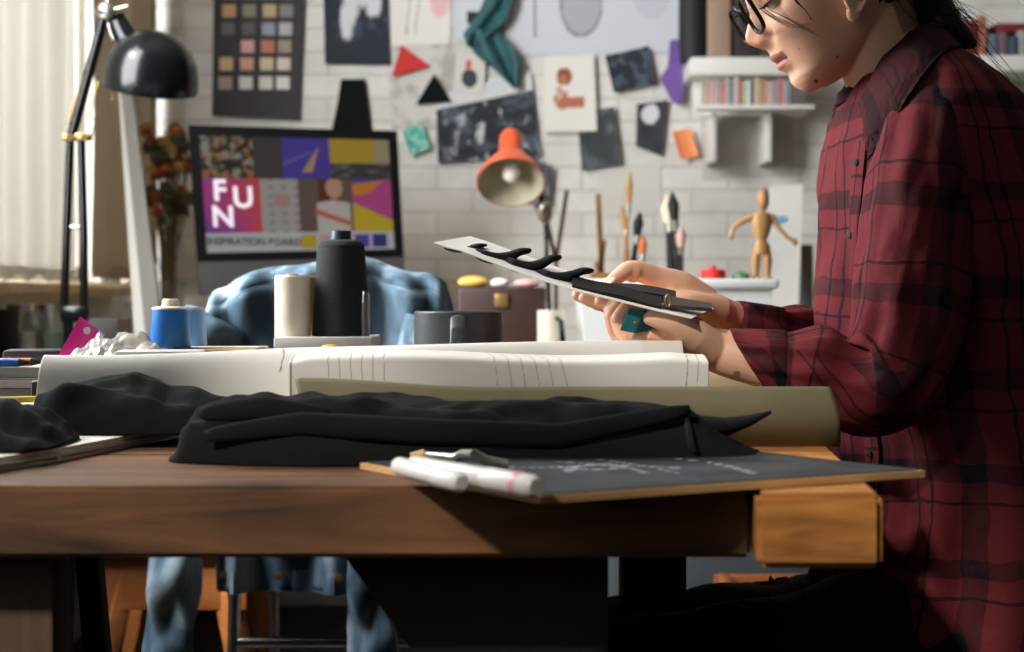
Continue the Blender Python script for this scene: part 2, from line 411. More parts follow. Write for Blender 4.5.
# ================================================================== THE ROOM
XL, XR, YB, YF, ZC = -1.15, 1.95, 4.2, -1.9, 2.9
b = MB(); b.box(((XL+XR)/2, (YB+YF)/2, -.05), (XR-XL+.4, YB-YF+.4, .1)); struct('floor', b, M['floor'])
b = MB(); b.box(((XL+XR)/2, (YB+YF)/2, ZC+.05), (XR-XL+.4, YB-YF+.4, .1)); struct('ceiling', b, M['ceil'])
b = MB(); b.box(((XL+XR)/2, YB+.06, ZC/2), (XR-XL, .12, ZC)); struct('wall_back', b, M['brick'])
b = MB(); b.box((XR+.06, (YB+YF)/2, ZC/2), (.12, YB-YF+.24, ZC)); struct('wall_right', b, M['greyplaster'])
b = MB(); b.box(((XL+XR)/2, YF-.06, ZC/2), (XR-XL, .12, ZC)); struct('wall_front', b, M['greyplaster'])
W1 = (2.75, 3.97, .95, 2.55); W2 = (-1.25, .62, .95, 2.84); W_ADDED = (1.7, 2.66, 1.0, 2.6)  # last opening is added out of view, to let light onto the back wall
b = MB(); x = XL-.08
def lw(y0, y1, z0, z1): b.box((x, (y0+y1)/2, (z0+z1)/2), (.16, y1-y0, z1-z0))
lw(YF-.12, W2[0], 0, ZC); lw(W2[0], W2[1], 0, W2[2]); lw(W2[0], W2[1], W2[3], ZC)
lw(W2[1], W_ADDED[0], 0, ZC); lw(W_ADDED[0], W_ADDED[1], 0, W_ADDED[2]); lw(W_ADDED[0], W_ADDED[1], W_ADDED[3], ZC); lw(W_ADDED[1], W1[0], 0, ZC); lw(W1[0], W1[1], 0, W1[2]); lw(W1[0], W1[1], W1[3], ZC); lw(W1[1], YB+.12, 0, ZC)
struct('wall_left', b, M['plaster'])
pane, nt, bb = base_mat('window_pane_glass')
tr = nt.nodes.new('ShaderNodeBsdfTransparent'); gl = nt.nodes.new('ShaderNodeBsdfGlossy'); gl.inputs['Roughness'].default_value = .02
mxs = nt.nodes.new('ShaderNodeMixShader'); mxs.inputs[0].default_value = .06
nt.links.new(tr.outputs[0], mxs.inputs[1]); nt.links.new(gl.outputs[0], mxs.inputs[2]); nt.links.new(mxs.outputs[0], nt.nodes['Material Output'].inputs[0])
for n, W in ((1, W1), (2, W2), (3, W_ADDED)):  # the third frame belongs to the added, unseen opening
    b = MB(); y0, y1, z0, z1 = W; xx = XL-.08; t = .045
    for (a, c) in (((y0+t/2, (z0+z1)/2), (t, z1-z0)), ((y1-t/2, (z0+z1)/2), (t, z1-z0)), (((y0+y1)/2, z0+t/2), (y1-y0, t)), (((y0+y1)/2, z1-t/2), (y1-y0, t)), (((y0+y1)/2, z0+.72*(z1-z0)), (y1-y0, .03))):
        b.box((xx, a[0], a[1]), (.06, c[0], c[1]), bev=.004)
    w = struct('window_%d' % n, b, M['white'])
    b = MB(); b.box((xx, (y0+y1)/2, (z0+z1)/2), (.004, y1-y0-.02, z1-z0-.02)); obj('pane', b, pane, w)
b = MB(); b.box((XL+.045, 3.3, .925), (.11, 1.55, .026), bev=.004); struct('trim_1', b, M['palewood'])
b = MB(); b.box((XR-.01, (YB+YF)/2, .05), (.02, YB-YF, .1), bev=.004); struct('baseboard_right', b, M['white'])
b = MB(); b.box(((XL+XR)/2, YB-.01, .05), (XR-XL-.06, .02, .1), bev=.004); struct('baseboard_back', b, M['white'])

# curtains
def trans_mat(name, col, f):
    m, nt, b_ = base_mat(name); b_.inputs['Base Color'].default_value = col; b_.inputs['Roughness'].default_value = .9
    t = nt.nodes.new('ShaderNodeBsdfTranslucent'); t.inputs[0].default_value = col
    mx = nt.nodes.new('ShaderNodeMixShader'); mx.inputs[0].default_value = f
    nt.links.new(b_.outputs[0], mx.inputs[1]); nt.links.new(t.outputs[0], mx.inputs[2]); nt.links.new(mx.outputs[0], nt.nodes['Material Output'].inputs[0])
    return m
M['curtain'] = trans_mat('white_sheer_curtain', srgb(232,231,226), .38)
M['linen'] = trans_mat('beige_linen_curtain', srgb(186,175,156), .36)
def curtain(name, y0, y1, zb, zt, x0, amp, waves, m, label):
    t = thing(name, label, 'curtain', (x0, (y0+y1)/2, zb))
    b = MB()
    def fn(u, v):
        y = lerp(y0, y1, u); z = lerp(zb, zt, v)
        return (x0+amp*math.sin(u*waves*2*math.pi)*(1-.3*v)+.012*N(u*5, v*2, 3), y+.01*math.sin(v*4+u*7)*(1-v), z+.012*math.sin(u*waves*2*math.pi+1)*(1-v))
    b.grid(fn, int(waves*14), 30, .002); obj('drape', b, m, t)
    b = MB(); b.grid(lambda u, v: (x0+amp*1.08*math.sin(u*waves*2*math.pi)+.004, lerp(y0, y1, u), lerp(zb, zb+.03, v)), int(waves*14), 2, .003); obj('hem', b, m, t)
    b = MB(); b.tube([(x0, y0-.02, zt), (x0, y1+.02, zt)], .01, 12); obj('rail', b, M['steel'], t)
    return t
curtain('sheer_curtain', 2.7, 3.56, .945, 2.66, XL+.055, .007, 6, M['curtain'], 'bright white sheer curtain at the far left, over the window sill')
curtain('linen_curtain', 3.50, 4.14, .955, 2.66, XL+.115, .024, 3, M['linen'], 'beige linen curtain hanging behind the black desk lamp')

# ================================================================== WALL DISPLAY
def q_at(px, d): return [P(x, y, d) for x, y in px]
def flat(name, px, d, th, m, label, cat, group=None, col=None):
    b = MB(); b.prism(q_at(px, d), (0, th, 0), col); return single(name, b, m, label, cat, group)
def print_mb(px, d, fn, nu=50, nv=50, th=.0012, curl=.0):
    """a printed sheet: px = corners TL, TR, BR, BL"""
    a, b_, c, e = [P(x, y, d) for x, y in px]
    b = MB()
    def pos(u, v):
        v = 1-v
        p = a.lerp(b_, u).lerp(e.lerp(c, u), v)
        return p+Vector((0, -curl*(abs(2*u-1)**3+max(0, v-.6)**2*2), 0))
    b.grid(pos, nu, nv, th, colf=lambda u, v: fn(u, 1-v))
    return b
def sheet(name, px, d, fn, label, cat='paper', group=None, **k):
    return single(name, print_mb(px, d, fn, **k), M['vc'], label, cat, group)
def nz(u, v, s, k=0): return .5+.5*mnoise.fractal(Vector((u*s, v*s, k*7.3)), .8, 2.2, 4)
def mixc(a, b, t): t = min(1, max(0, t)); return tuple(a[i]+(b[i]-a[i])*t for i in range(3))
WH = srgb(224,222,216); OW = srgb(206,204,198); DK = srgb(26,28,32)

# sample card with 19 paint wells
d = 4.185
card = thing('sample_card', 'dark grey sample card with rows of pastel swatches, on brick wall above monitor', 'sample card', P(257, 119, d))
b = MB(); b.prism(q_at([(214,-25), (306,-25), (300,120), (212,115)], d), (0, .012, 0)); obj('board', b, mat('charcoal_board', srgb(46,46,46), .7, var=.06), card)
cols = [[(196,150,104), (140,132,120), (190,170,130), (128,128,128)], [(92,94,96), (86,88,90), (150,158,172), (178,180,184)], [None, (206,164,158), (190,120,98), (156,142,128)],
        [(200,172,126), (210,156,134), (208,186,156), (214,200,196)], [(156,140,136), (208,206,204), (212,208,204), (222,220,214)]]
for r, row in enumerate(cols):
    for k, c in enumerate(row):
        if c is None: continue
        cx = [229,249.5,269.5,286.5][k]-r*.9; cy = [11,29,46.5,64,83][r]
        b = MB(); b.box(P(cx, cy, d-.002), (13.5*d/F, .004, 13*d/F), bev=.0018, seg=2)
        obj('swatch', b, mat('swatch_paint', srgb(*c), .6), card)
for r, (yy) in enumerate([-7]):
    for k in range(4):
        b = MB(); b.box(P(230+k*19.5, yy, d-.002), (13.5*d/F, .004, 12*d/F), bev=.0018); obj('swatch', b, mat('swatch_paint', srgb(150-20*k,140,120+10*k), .6), card)

def horse(u, v):
    base = mixc(srgb(24,34,46), srgb(58,74,92), ss(.45, .75, nz(u, v, 4, 1))*(1-ss(.5, .9, v)))
    w = 0
    for (cx, cy, rx, ry) in ((.42, .3, .13, .32), (.34, .52, .1, .22), (.62, .22, .18, .2), (.75, .35, .13, .16), (.5, .12, .2, .14)):
        w = max(w, 1-ss(.7, 1.15, math.hypot((u-cx)/rx, (v-cy)/ry)+.4*(nz(u, v, 9, 2)-.5)))
    return mixc(base, srgb(206,210,214), w)
sheet('photo_print', [(323,-30), (388,-30), (391,65), (325,64)], 4.19, horse, 'dark photo print of a white running horse, pinned above the monitor', 'photo print', nu=60, nv=70)
b = MB(); b.prism(q_at([(341,79), (365,79), (368,100), (372,134), (331,134), (338,100)], 4.185), (0, .008, 0))
single('felt_swatch', b, M['cloth'], 'black tapered cloth piece pinned directly above the monitor', 'fabric swatch')
def dress(u, v):
    w = WH
    d1 = math.hypot((u-.82)/.2, (v-.25)/.4)
    w = mixc(w, srgb(226,170,182), (1-ss(.7, 1, d1))*.85)
    for cx in (.3, .45):
        if abs(u-cx-.03*math.sin(v*6)) < .012 and .2 < v < .85: w = mixc(w, DK, .5)
    return w
sheet('sketch_paper', [(389,-20), (452,-20), (450,44), (391,46)], 4.192, dress, 'white paper with pink sketched shape, right of the horse print', nu=50, nv=40)
sheet('sketch_paper', [(386,47), (462,42), (452,131), (392,129)], 4.196, lambda u, v: mixc(OW, srgb(150,148,142), ss(.5, .8, nz(u, v, 3, 5))*.7), 'greyish sheet behind the red and black triangles on the wall', nu=40, nv=40)
b = MB(); b.prism(q_at([(401,45), (430,66), (392,77)], 4.18), (0, .004, 0)); b2 = single('felt_triangle', b, M['red'], 'red felt triangle pinned to wall right of monitor', 'fabric swatch')
b = MB(); b.prism(q_at([(434,74), (452,102), (416,104)], 4.18), (0, .004, 0)); single('felt_triangle', b, M['cloth'], 'black felt triangle pinned below the red one', 'fabric swatch')
def tealp(u, v): return mixc(srgb(70,172,150), srgb(150,206,190), ss(.4, .7, nz(u, v, 4, 4)))
sheet('paper_note', [(403,131), (422,124), (431,148), (411,156)], 4.18, tealp, 'small mint green note on wall at monitor corner', 'note', nu=16, nv=16, curl=.006)
def abstract(u, v):
    if v < .2: return mixc(srgb(190,200,210), WH, nz(u, v, 3, 1))
    a = mixc(srgb(26,32,40), srgb(70,80,92), ss(.4, .75, nz(u*1.2, v*2, 3, 9)))
    return mixc(a, srgb(205,210,214), ss(.62, .78, nz(u*3, v*1.4, 4, 12))*(1-abs(u-.55)*1.6))
sheet('photo_print', [(436,96), (531,72), (541,157), (438,163)], 4.186, abstract, 'large dark abstract print with pale top band, behind the orange lamp', 'photo print', nu=80, nv=60)
def tiny(u, v):
    w = srgb(200,204,212)
    if abs(u-.5) < .2 and abs(v-.62) < .09: w = DK
    return w
sheet('sketch_paper', [(452,-20), (498,-20), (494,42), (455,40)], 4.193, tiny, 'pale blue paper with one tiny dark mark, left of teal scarf', nu=30, nv=30)
def vase(u, v):
    w = OW
    if math.hypot((u-.5)/.26, (v-.62)/.22) < 1: w = srgb(54,58,66)
    if math.hypot((u-.45)/.1, (v-.3)/.12) < 1: w = srgb(196,92,70)
    return w
sheet('photo_print', [(456,50), (486,54), (484,96), (453,93)], 4.182, vase, 'little print of a dark vase with a red flower', 'photo print', nu=30, nv=30)
# teal scarf: a hanging crumpled strip
t = thing('teal_scarf', 'crumpled dark teal scarf pinned to the brick wall', 'scarf', P(500, 88, 4.17))
def scarf(pts, w, nm):
    b = MB(); ps = [P(x, y, 4.165) for x, y in pts]
    n = len(ps)-1
    def fn(u, v):
        k = min(n-1, int(v*n)); f = v*n-k; p = ps[k].lerp(ps[k+1], f); ww = lerp(w[k], w[k+1], f)*4.165/F
        return p+Vector(((u-.5)*ww, .012*math.sin(u*9+v*5)-.004, (u-.5)*ww*.25))
    b.grid(fn, 20, 40, .003); obj(nm, b, mat('teal_silk', srgb(38,84,88), .6, var=.3, scale=18), t, smooth=80)
scarf([(505,-25), (496,8), (484,30), (474,46)], [26, 34, 40, 14], 'fold'); scarf([(478,30), (492,48), (508,66), (516,88)], [30, 36, 26, 6], 'tail')
def bigsketch(u, v):
    w = srgb(200,204,212)
    r = math.hypot((u-.42)/.115, (v-.42)/.38)
    if r < 1: w = mixc(w, srgb(150,154,162), .7)
    if .9 < r < 1: w = srgb(120,124,130)
    if abs(u-.17) < .008 and .1 < v < .8: w = srgb(130,134,142)
    if math.hypot((u-.8)/.1, (v-.3)/.3) < 1: w = srgb(190,194,203)
    return w
sheet('sketch_paper', [(503,-30), (690,-30), (686,52), (505,56)], 4.194, bigsketch, 'wide pale sheet with a pencilled grey oval, at top of the wall', nu=140, nv=50)
def figure(u, v):
    w = WH
    skin = srgb(178,108,80)
    if math.hypot((u-.4)/.15, (v-.28)/.12) < 1: w = srgb(140,76,52)
    if math.hypot((u-.38)/.09, (v-.32)/.07) < 1: w = skin
    if math.hypot((u-.36)/.17, (v-.55)/.16) < 1: w = mixc(skin, WH, ss(.4, .6, nz(u, v, 9, 2)))
    if abs(v-.62) < .06 and .3 < u < .78: w = skin
    return w
sheet('greeting_card', [(544,56), (594,54), (597,131), (543,132)], 4.178, figure, 'white card printed with a small brown seated figure', 'card', nu=44, nv=50)
def night(k, a=(28,34,44), c=(72,84,98)):
    return lambda u, v: mixc(srgb(*a), srgb(*c), ss(.45, .7, nz(u, v, 3.5, k)))
sheet('photo_print', [(605,56), (648,46), (656,84), (614,93)], 4.182, night(20), 'tilted navy night print below the wide sketched sheet', 'photo print', nu=30, nv=30, curl=.004)
sheet('photo_print', [(577,112), (614,107), (621,164), (582,171)], 4.184, night(22, (52,58,60), (88,96,98)), 'dark grey green print below the figure card', 'photo print', nu=30, nv=30, curl=.004)
def bw(u, v):
    if math.hypot((u-.45)/.3, (v-.25)/.2) < 1: return srgb(206,206,214)
    return mixc(DK, srgb(60,62,70), nz(u, v, 4, 3))
sheet('photo_print', [(637,104), (668,100), (664,146), (655,157), ][0:2]+[(662,156), (636,146)], 4.184, bw, 'black and white print left of the orange note', 'photo print', nu=30, nv=30)
b = MB(); b.prism(q_at([(670,40), (686,39), (690,58), (680,75), (684,92), (680,105), (672,102), (660,78), (668,66)], 4.17), (0, .004, 0)); single('felt_scrap', b, M['purple'], 'jagged purple felt scrap pinned beside the shelf', 'fabric swatch')
sheet('paper_note', [(672,132), (690,128), (698,156), (681,160)], 4.176, lambda u, v: mixc(srgb(226,120,70), srgb(236,150,100), u), 'orange paper note pinned on the wall below the purple scrap', 'note', nu=12, nv=12, curl=.005)
sheet('sketch_paper', [(598,170), (660,166), (662,214), (604,218)], 4.196, lambda u, v: OW, 'blank off-white sheet pinned low behind the brush pots', nu=10, nv=10)
sheet('sketch_paper', [(700,110), (792,108), (794,176), (702,180)], 4.196, lambda u, v: mixc(OW, srgb(184,184,180), nz(u, v, 3, 6)), 'blank grey-white sheet pinned under the marker shelf', nu=30, nv=20)
sheet('photo_print', [(531,157), (552,166), (549,206), (527,205)], 4.17, night(31, (52,52,62), (120,120,134)), 'small grey print hanging behind the orange lamp rim', 'photo print', nu=20, nv=20)

# ---------------------------------------------------------------- shelf with markers (top centre right)
SY = 4.0
def wx(px, d=SY): return (px-512)*d/F
def wz(py, d=SY): return EYE-(py-300)*d/F
sh = thing('wall_shelf', 'white wall shelf with tray of markers below it', 'shelf', (wx(755), 4.19, wz(112)))
b = MB(); b.box((wx(755), 4.09, wz(67)), (wx(820)-wx(690), .22, .05), bev=.004); obj('board', b, M['white'], sh)
b = MB(); b.box((wx(755), SY, wz(108)), (wx(812)-wx(696), .05, .012), bev=.002); b.box((wx(755), SY+.1, wz(90)), (wx(812)-wx(696), .008, .12), bev=.002); obj('tray', b, M['white'], sh)
for px in (716, 772):
    b = MB(); b.box((wx(px), 4.12, wz(135)), (.018, .14, .14), bev=.003); obj('bracket', b, M['white'], sh)
pal = [(150,160,140), (196,124,92), (168,168,160), (206,140,150), (120,150,140), (200,90,90), (170,160,170), (110,120,130), (180,190,180), (196,100,96), (150,180,150), (206,206,200), (90,100,120), (210,170,120)]
for k in range(22):
    px = 703+k*4.1+random.uniform(-.5, .5)
    b = MB(); z0 = wz(106); h = random.uniform(.066, .08)
    b.lathe([(.0, z0), (.0048, z0), (.0048, z0+h*.72), (.0052, z0+h*.72), (.0052, z0+h), (.0, z0+h)], (wx(px), SY-.005, 0), 12)
    o = single('marker_pen', b, mat('marker_%d' % k, srgb(*pal[k % 14]), .5), 'pastel marker pen standing in the tray under the white shelf', 'pen', 'markers in the shelf tray')
# things on the shelf
b = MB(); z0 = wz(67)+.026
b.lathe([(0, z0), (.038, z0), (.042, z0+.06), (.042, z0+.24), (.03, z0+.29), (0, z0+.29)], (wx(697), 4.08, 0), 32); single('vase', b, M['blackmat'], 'tall black vase at left end of the wall shelf', 'vase')
b = MB(); b.box((wx(722), 4.08, z0+.13), (.068, .06, .26), bev=.008); single('wooden_block', b, mat('pale_brown_wood', srgb(154,128,108), .6, var=.08, stretch=(8,8,1)), 'pale brown wooden block standing on shelf beside black vase', 'wood block')
b = MB(); b.box((wx(750), 4.1, z0+.12), (.075, .12, .24), bev=.003); single('storage_box', b, mat('dark_brown_card', srgb(44,34,32), .8), 'dark brown box on the shelf behind the person\'s nose', 'box')
# right shelf
sh2 = thing('wall_shelf', 'white wall shelf at right edge, behind the person\'s back', 'shelf', (wx(1040), 4.19, wz(80)))
b = MB(); b.box((wx(1040), 4.09, wz(64)), (.46, .22, .045), bev=.004); obj('board', b, M['white'], sh2)
for px in (985, 1080):
    b = MB(); b.box((wx(px), 4.12, wz(92)), (.018, .14, .13), bev=.003); obj('bracket', b, M['steel'], sh2)
z0 = wz(64)+.023
for k, (px, w, h, c) in enumerate([(965,14,34,(150,60,50)), (978,8,40,(170,110,90)), (988,9,22,(96,110,120)), (998,9,24,(110,90,100)), (1008,9,20,(60,80,96)), (1018,9,26,(150,150,150)), (1028,9,24,(120,50,50))]):
    b = MB(); w_ = w*.9*4.05/F; h_ = h*4.05/F
    b.box((wx(px, 4.05), 4.07, z0+h_/2), (w_, .13, h_), bev=.002)
    nm = ['tall brick red', 'tallest tan', 'grey blue', 'mauve', 'dark blue', 'light grey', 'dark red'][k]
    t = single('book', b, mat('book_cover_%d' % k, srgb(*c), .6), nm+' book standing on the right wall shelf', 'book', 'books on the right wall shelf')
b = MB(); b.box((wx(1016), 4.07, z0+.083), (.1, .1, .03), bev=.012); single('cloth_pouch', b, mat('dark_red_cloth', srgb(116,34,34), .8, var=.2), 'dark red pouch lying on top of the books at far right', 'pouch')

# ================================================================== BACK DESK
DT = .75
dk = thing('back_desk', 'pale wooden desk along the back brick wall carrying the monitor', 'desk', (0, 3.5, 0))
b = MB(); b.box((.02, 3.55, DT-.02), (2.28, 1.2, .04), bev=.004); obj('desktop', b, M['palewood'], dk)
for x_ in (-1.06, 1.1):
    for y_ in (3.02, 4.08): b = MB(); b.box((x_, y_, (DT-.04)/2), (.06, .06, DT-.04), bev=.004); obj('leg', b, M['palewood'], dk)
b = MB(); b.box((.02, 4.1, .60), (2.1, .02, .16), bev=.003); obj('modesty_panel', b, M['palewood'], dk)
cb = thing('drawer_cabinet', 'blue grey drawer cabinet under the back desk', 'cabinet', (.5, 3.45, 0))
b = MB(); b.box((.51, 3.5, .345), (.62, .7, .69), bev=.006); obj('body', b, M['cabinet'], cb)
for k, z_ in enumerate((.12, .34, .56)):
    b = MB(); b.box((.51, 3.145, z_), (.58, .02, .2), bev=.006); dr = obj('drawer', b, M['cabinet'], cb)
    b = MB(); b.tube([(.45, 3.135, z_+.05), (.45, 3.115, z_+.05), (.57, 3.115, z_+.05), (.57, 3.135, z_+.05)], .005, 10); obj('handle', b, M['steel'], dr)

# monitor ----------------------------------------------------------
mo = thing('desktop_monitor', 'grey all-in-one computer monitor showing a colourful picture board', 'monitor', (P(300,290,3.65).x, 3.72, DT))
A = P(188,125,3.58); B = P(397,131,3.70); Cc = P(404,257,3.70); D = P(197,262,3.58)
nrm = (B-A).cross(D-A).normalized()
if nrm.y > 0: nrm = -nrm
def mq(u, v, off=0): return A.lerp(B, u).lerp(D.lerp(Cc, u), v)+nrm*off
def slab(u0, v0, u1, v1, o0, o1):
    b = MB(); pts = [mq(u0, v0, o1), mq(u1, v0, o1), mq(u1, v1, o1), mq(u0, v1, o1)]; b.prism(pts, nrm*(o0-o1)); return b
b = slab(0, 0, 1, 1, -.02, .0); obj('bezel', b, M['blackplastic'], mo)
b = slab(0, 1.0, 1, 1.24, -.02, -.001); b.grid(lambda u, v: mq(.04+.92*u, .04+1.16*v, -.02-.035*math.sin(math.pi*u)**.6*math.sin(math.pi*v)**.6), 24, 24, .003); obj('chin', b, M['alu'], mo)
b = MB(); c0 = mq(.5, 1.12, -.03)
b.grid(lambda u, v: (c0.x+(u-.5)*.19, c0.y+.02+.09*(1-v)**2-.07*(1-v)**6, DT+.012+v*(c0.z-DT)), 6, 20, .01); b.box((c0.x, c0.y+.02, DT+.006), (.2, .19, .012), bev=.004); obj('stand', b, M['alu'], mo)
def screen_col(u, v):
    if v < .36:
        if u < .27:
            c = mixc(srgb(58,66,44), srgb(34,38,30), nz(u, v, 12, 1))
            q = nz(u*2.2, v*1.3, 14, 5)
            if q > .62: c = srgb(176,120,70)
            if nz(u*2, v*1.4, 11, 8) > .66 : c = srgb(160,160,150)
            return c
        if u < .425: return srgb(74,70,68)
        if u < .675:
            # a drawn golden cone on purple
            uu = (u-.425)/.25; vv = v/.36
            if .35 < uu < .8 and .25 < vv < .85 and abs((uu-.78)+(vv-.2)*.42) < .16*(vv-.15): return srgb(196,160,110)
            if abs(vv-.55+.5*(uu-.2)) < .03 and uu < .6: return srgb(120,110,190)
            return srgb(86,72,168)
        if v < .22: return srgb(196,164,62) if u < .92 else srgb(176,164,130)
        return mixc(srgb(72,70,70), srgb(130,124,116), ss(.5, .8, nz(u*2, v*6, 5, 3)))
    if v < .83:
        if u < .30: return mixc(mixc(srgb(196,70,160), srgb(226,86,80), u/.3), srgb(120,70,180), ss(.55, .9, v)*(1-u/.3))
        if u < .50:
            c = srgb(186,178,172)
            if int(u*44) % 3 == 0 and int(v*26) % 2: c = srgb(150,150,158)
            if .37 < u < .45 and .5 < v < .6: c = srgb(190,150,146)
            return c
        if u < .785:
            c = srgb(112,96,86)
            if abs(u-.665) < .06 and v < .72: c = srgb(104,62,36)
            if math.hypot((u-.69)/.045, (v-.44)/.1) < 1: c = srgb(208,160,138)
            if v > .55+.3*abs(u-.68) and abs(u-.68) < .09: c = srgb(212,204,196)
            if v > .6 and abs(v-.6-.6*(u-.6)-.06) < .025 and abs(u-.68) < .1: c = srgb(206,110,90)
            return c
        uu = (u-.785)/.215; vv = (v-.36)/.47
        if vv > .45+.35*uu: return srgb(214,186,52)
        if vv < .3-.25*uu+.08*math.sin(uu*5): return srgb(226,136,62) if vv > .1-.1*uu else srgb(86,90,160)
        return srgb(198,84,146)
    if u < .5: return srgb(206,206,208)
    k = (u-.5)/.095; f = k-int(k); k = int(k)
    if f < .84 and .86 < v < .98 and k < 5: return [srgb(206,180,50), srgb(214,170,170), srgb(224,110,60), srgb(96,76,170), srgb(54,66,128)][k]
    return srgb(206,206,208)
M['screen'] = vcol_mat('lit_screen', .3, emit=.40)
SU0, SU1, SV0, SV1 = .05, .955, .075, .935
b = MB(); b.grid(lambda u, v: mq(lerp(SU0, SU1, u), lerp(SV0, SV1, 1-v), .0015), 190, 117, 0, colf=lambda u, v: screen_col(u, 1-v)); scr = obj('screen', b, M['screen'], mo, smooth=180)
def text_mesh(name, body, u, v, size, m, parent, extr=.0006, bold=0):
    cu = bpy.data.curves.new('t', 'FONT'); cu.body = body; cu.size = size; cu.extrude = extr; cu.offset = bold; cu.align_x = 'CENTER'; cu.align_y = 'CENTER'
    o = bpy.data.objects.new('t', cu); COL.objects.link(o)
    dg = bpy.context.evaluated_depsgraph_get(); me = bpy.data.meshes.new_from_object(o.evaluated_get(dg))
    bpy.data.objects.remove(o)
    X = (B-A).normalized(); Y = (A-D).normalized(); O = mq(lerp(SU0, SU1, u), lerp(SV0, SV1, v), .0035)
    bb = MB(); bb.add([O+X*q.co.x+Y*q.co.y+nrm*q.co.z for q in me.vertices], [tuple(p.vertices) for p in me.polygons])
    bpy.data.meshes.remove(me)
    return obj(name, bb, m, parent)
def glow(name, c, e): return mat(name, c, .5, emit=e)
gw = glow('screen_white_letters', srgb(208,200,214), .42); gd = glow('screen_grey_letters', srgb(44,44,50), .3)
SW = (B-A).length*.905
for ch, u, v in (('F', .085, .475), ('U', .205, .535), ('N', .095, .70)):
    text_mesh('letter', ch, u, v, .074, gw, scr, bold=.0022)
text_mesh('caption', 'INSPIRATION BOARD', .25, .915, .0245, gd, scr, bold=.0010)

# orange lamp on the back desk --------------------------------------
ol = thing('orange_lamp', 'orange cone desk lamp aimed forward on the back desk', 'lamp', (P(552,300,3.55).x, 3.62, DT))
hd = P(511,183,3.4); ax = (P(511,120,3.55)-hd).normalized()
Rz = ax.to_track_quat('Z', 'Y').to_matrix()
k = 3.4/F
prof = [(34,0), (34.5,1.5), (32,8), (26,20), (19,31), (13.5,38), (12.5,44), (12,66), (10,71), (0,72)]
b = MB(); b.lathe([(r*k, z*k) for r, z in prof], hd, 40, Rz); b.f.pop(0) if False else None
# open shell: drop the flat bottom cap
b.f = [f for f in b.f if len(f) < 10 or min(f) != 0]; b.m = [0]*len(b.f)
obj('lamp_shade', b, M['orange'], ol)
b = MB(); b.lathe([(r*k*.97, z*k+.001) for r, z in prof[:6]]+[(0, 38*k)], hd, 40, Rz); b.f = [f for f in b.f if len(f) < 10 or min(f) != 0]; b.m = [0]*len(b.f)
obj('shade_lining', b, M['lampin'], ol)
b = MB(); b.ell(hd+ax*(16*k), (.022, .022, .03), Rz); obj('bulb', b, mat('frosted_bulb', srgb(230,228,220), .3), ol)
hj = hd+ax*(60*k); e1 = P(545,212,3.62); bs = Vector((P(552,300,3.55).x, 3.62, DT))
b = MB(); b.tube([hj, P(526,150,3.6), e1], .006, 10); b.tube([e1, bs+Vector((0,0,.02))], .006, 10); obj('arm', b, M['black'], ol)
b = MB(); b.ell(e1, (.02, .016, .03)); b.tube([e1-Vector((.0,.03,0)), e1+Vector((0,.03,0))], .012, 14); obj('joint', b, M['steel'], ol)
b = MB(); b.lathe([(0, 0), (.07, 0), (.07, .012), (.02, .02), (0, .022)], bs, 32); obj('base', b, M['black'], ol)

# brushes, pots, mannequin and so on --------------------------------
def pot(name, cx, cy_d, r, z0, h, m, label, lip=0, prof=None, cat='pot'):
    b = MB(); x_ = (cx-512)*cy_d/F
    pr = prof or [(0, 0), (r*.86, 0), (r, h), (r-.004, h), (r*.84, .006), (0, .006)]
    b.lathe(pr, (x_, cy_d, z0), 32); return single(name, b, m, label, cat)
pot('brush_pot', 628, 3.6, .048, DT, .13, M['redbrown'], 'red brown pot holding brushes beside the far hand')
pot('brush_pot', 678, 3.55, .052, DT, .13, M['pot'], 'dark pot of tools left of the red tin')
def stick(a, b_, r, m, label, tip=None, name='paint_brush', cat='brush', group=None):
    t = thing(name, label, cat, a, group); a = Vector(a); b_ = Vector(b_); q = a.lerp(b_, .78)
    bb = MB(); bb.tube([a, a.lerp(b_, .4), a.lerp(b_, .7)], [r*.6, r, r*.8], 10); obj('handle', bb, m, t)
    bb = MB(); bb.tube([a.lerp(b_, .7), q], [r*.95, r*1.1], 10); obj('ferrule', bb, M['steel'], t)
    bb = MB(); bb.tube([q, a.lerp(b_, .9), b_], [r*1.2, r*1.7, r*.3], 10); obj('bristles', bb, tip or M['blackmat'], t)
    return t
stick(P(622,300,3.6)+Vector((0,0,-.05)), P(630,172,3.6), .006, M['gold_wood'], 'tallest golden brush leaning in the red brown pot', M['tan'])
stick(P(634,300,3.58)+Vector((0,0,-.05)), P(622,205,3.62), .006, M['artwood'], 'pale wooden brush leaning left in the red brown pot', M['tan'])
stick(P(626,300,3.62)+Vector((0,0,-.05)), P(640,212,3.62), .008, M['blackmat'], 'thick black brush in the red brown pot')
stick(P(640,300,3.6)+Vector((0,0,-.05)), P(643,236,3.62), .007, mat('red_brown_paint', srgb(120,50,36), .5), 'short red brown brush in the red brown pot', mat('orange_bristle', srgb(214,120,60), .8))
stick(P(674,300,3.55)+Vector((0,0,-.05)), P(667,196,3.58), .011, M['blackmat'], 'large black brush with pale tip in the dark pot', mat('cream_bristle', srgb(226,206,180), .9))
stick(P(684,300,3.56)+Vector((0,0,-.05)), P(672,192,3.56), .009, M['blackplastic'], 'tall black handled tool in the dark pot', M['blackmat'])
stick(P(680,300,3.54)+Vector((0,0,-.05)), P(681,226,3.52), .008, M['blackmat'], 'short brush with pinkish tip in the dark pot', mat('pink_bristle', srgb(206,170,160), .9))
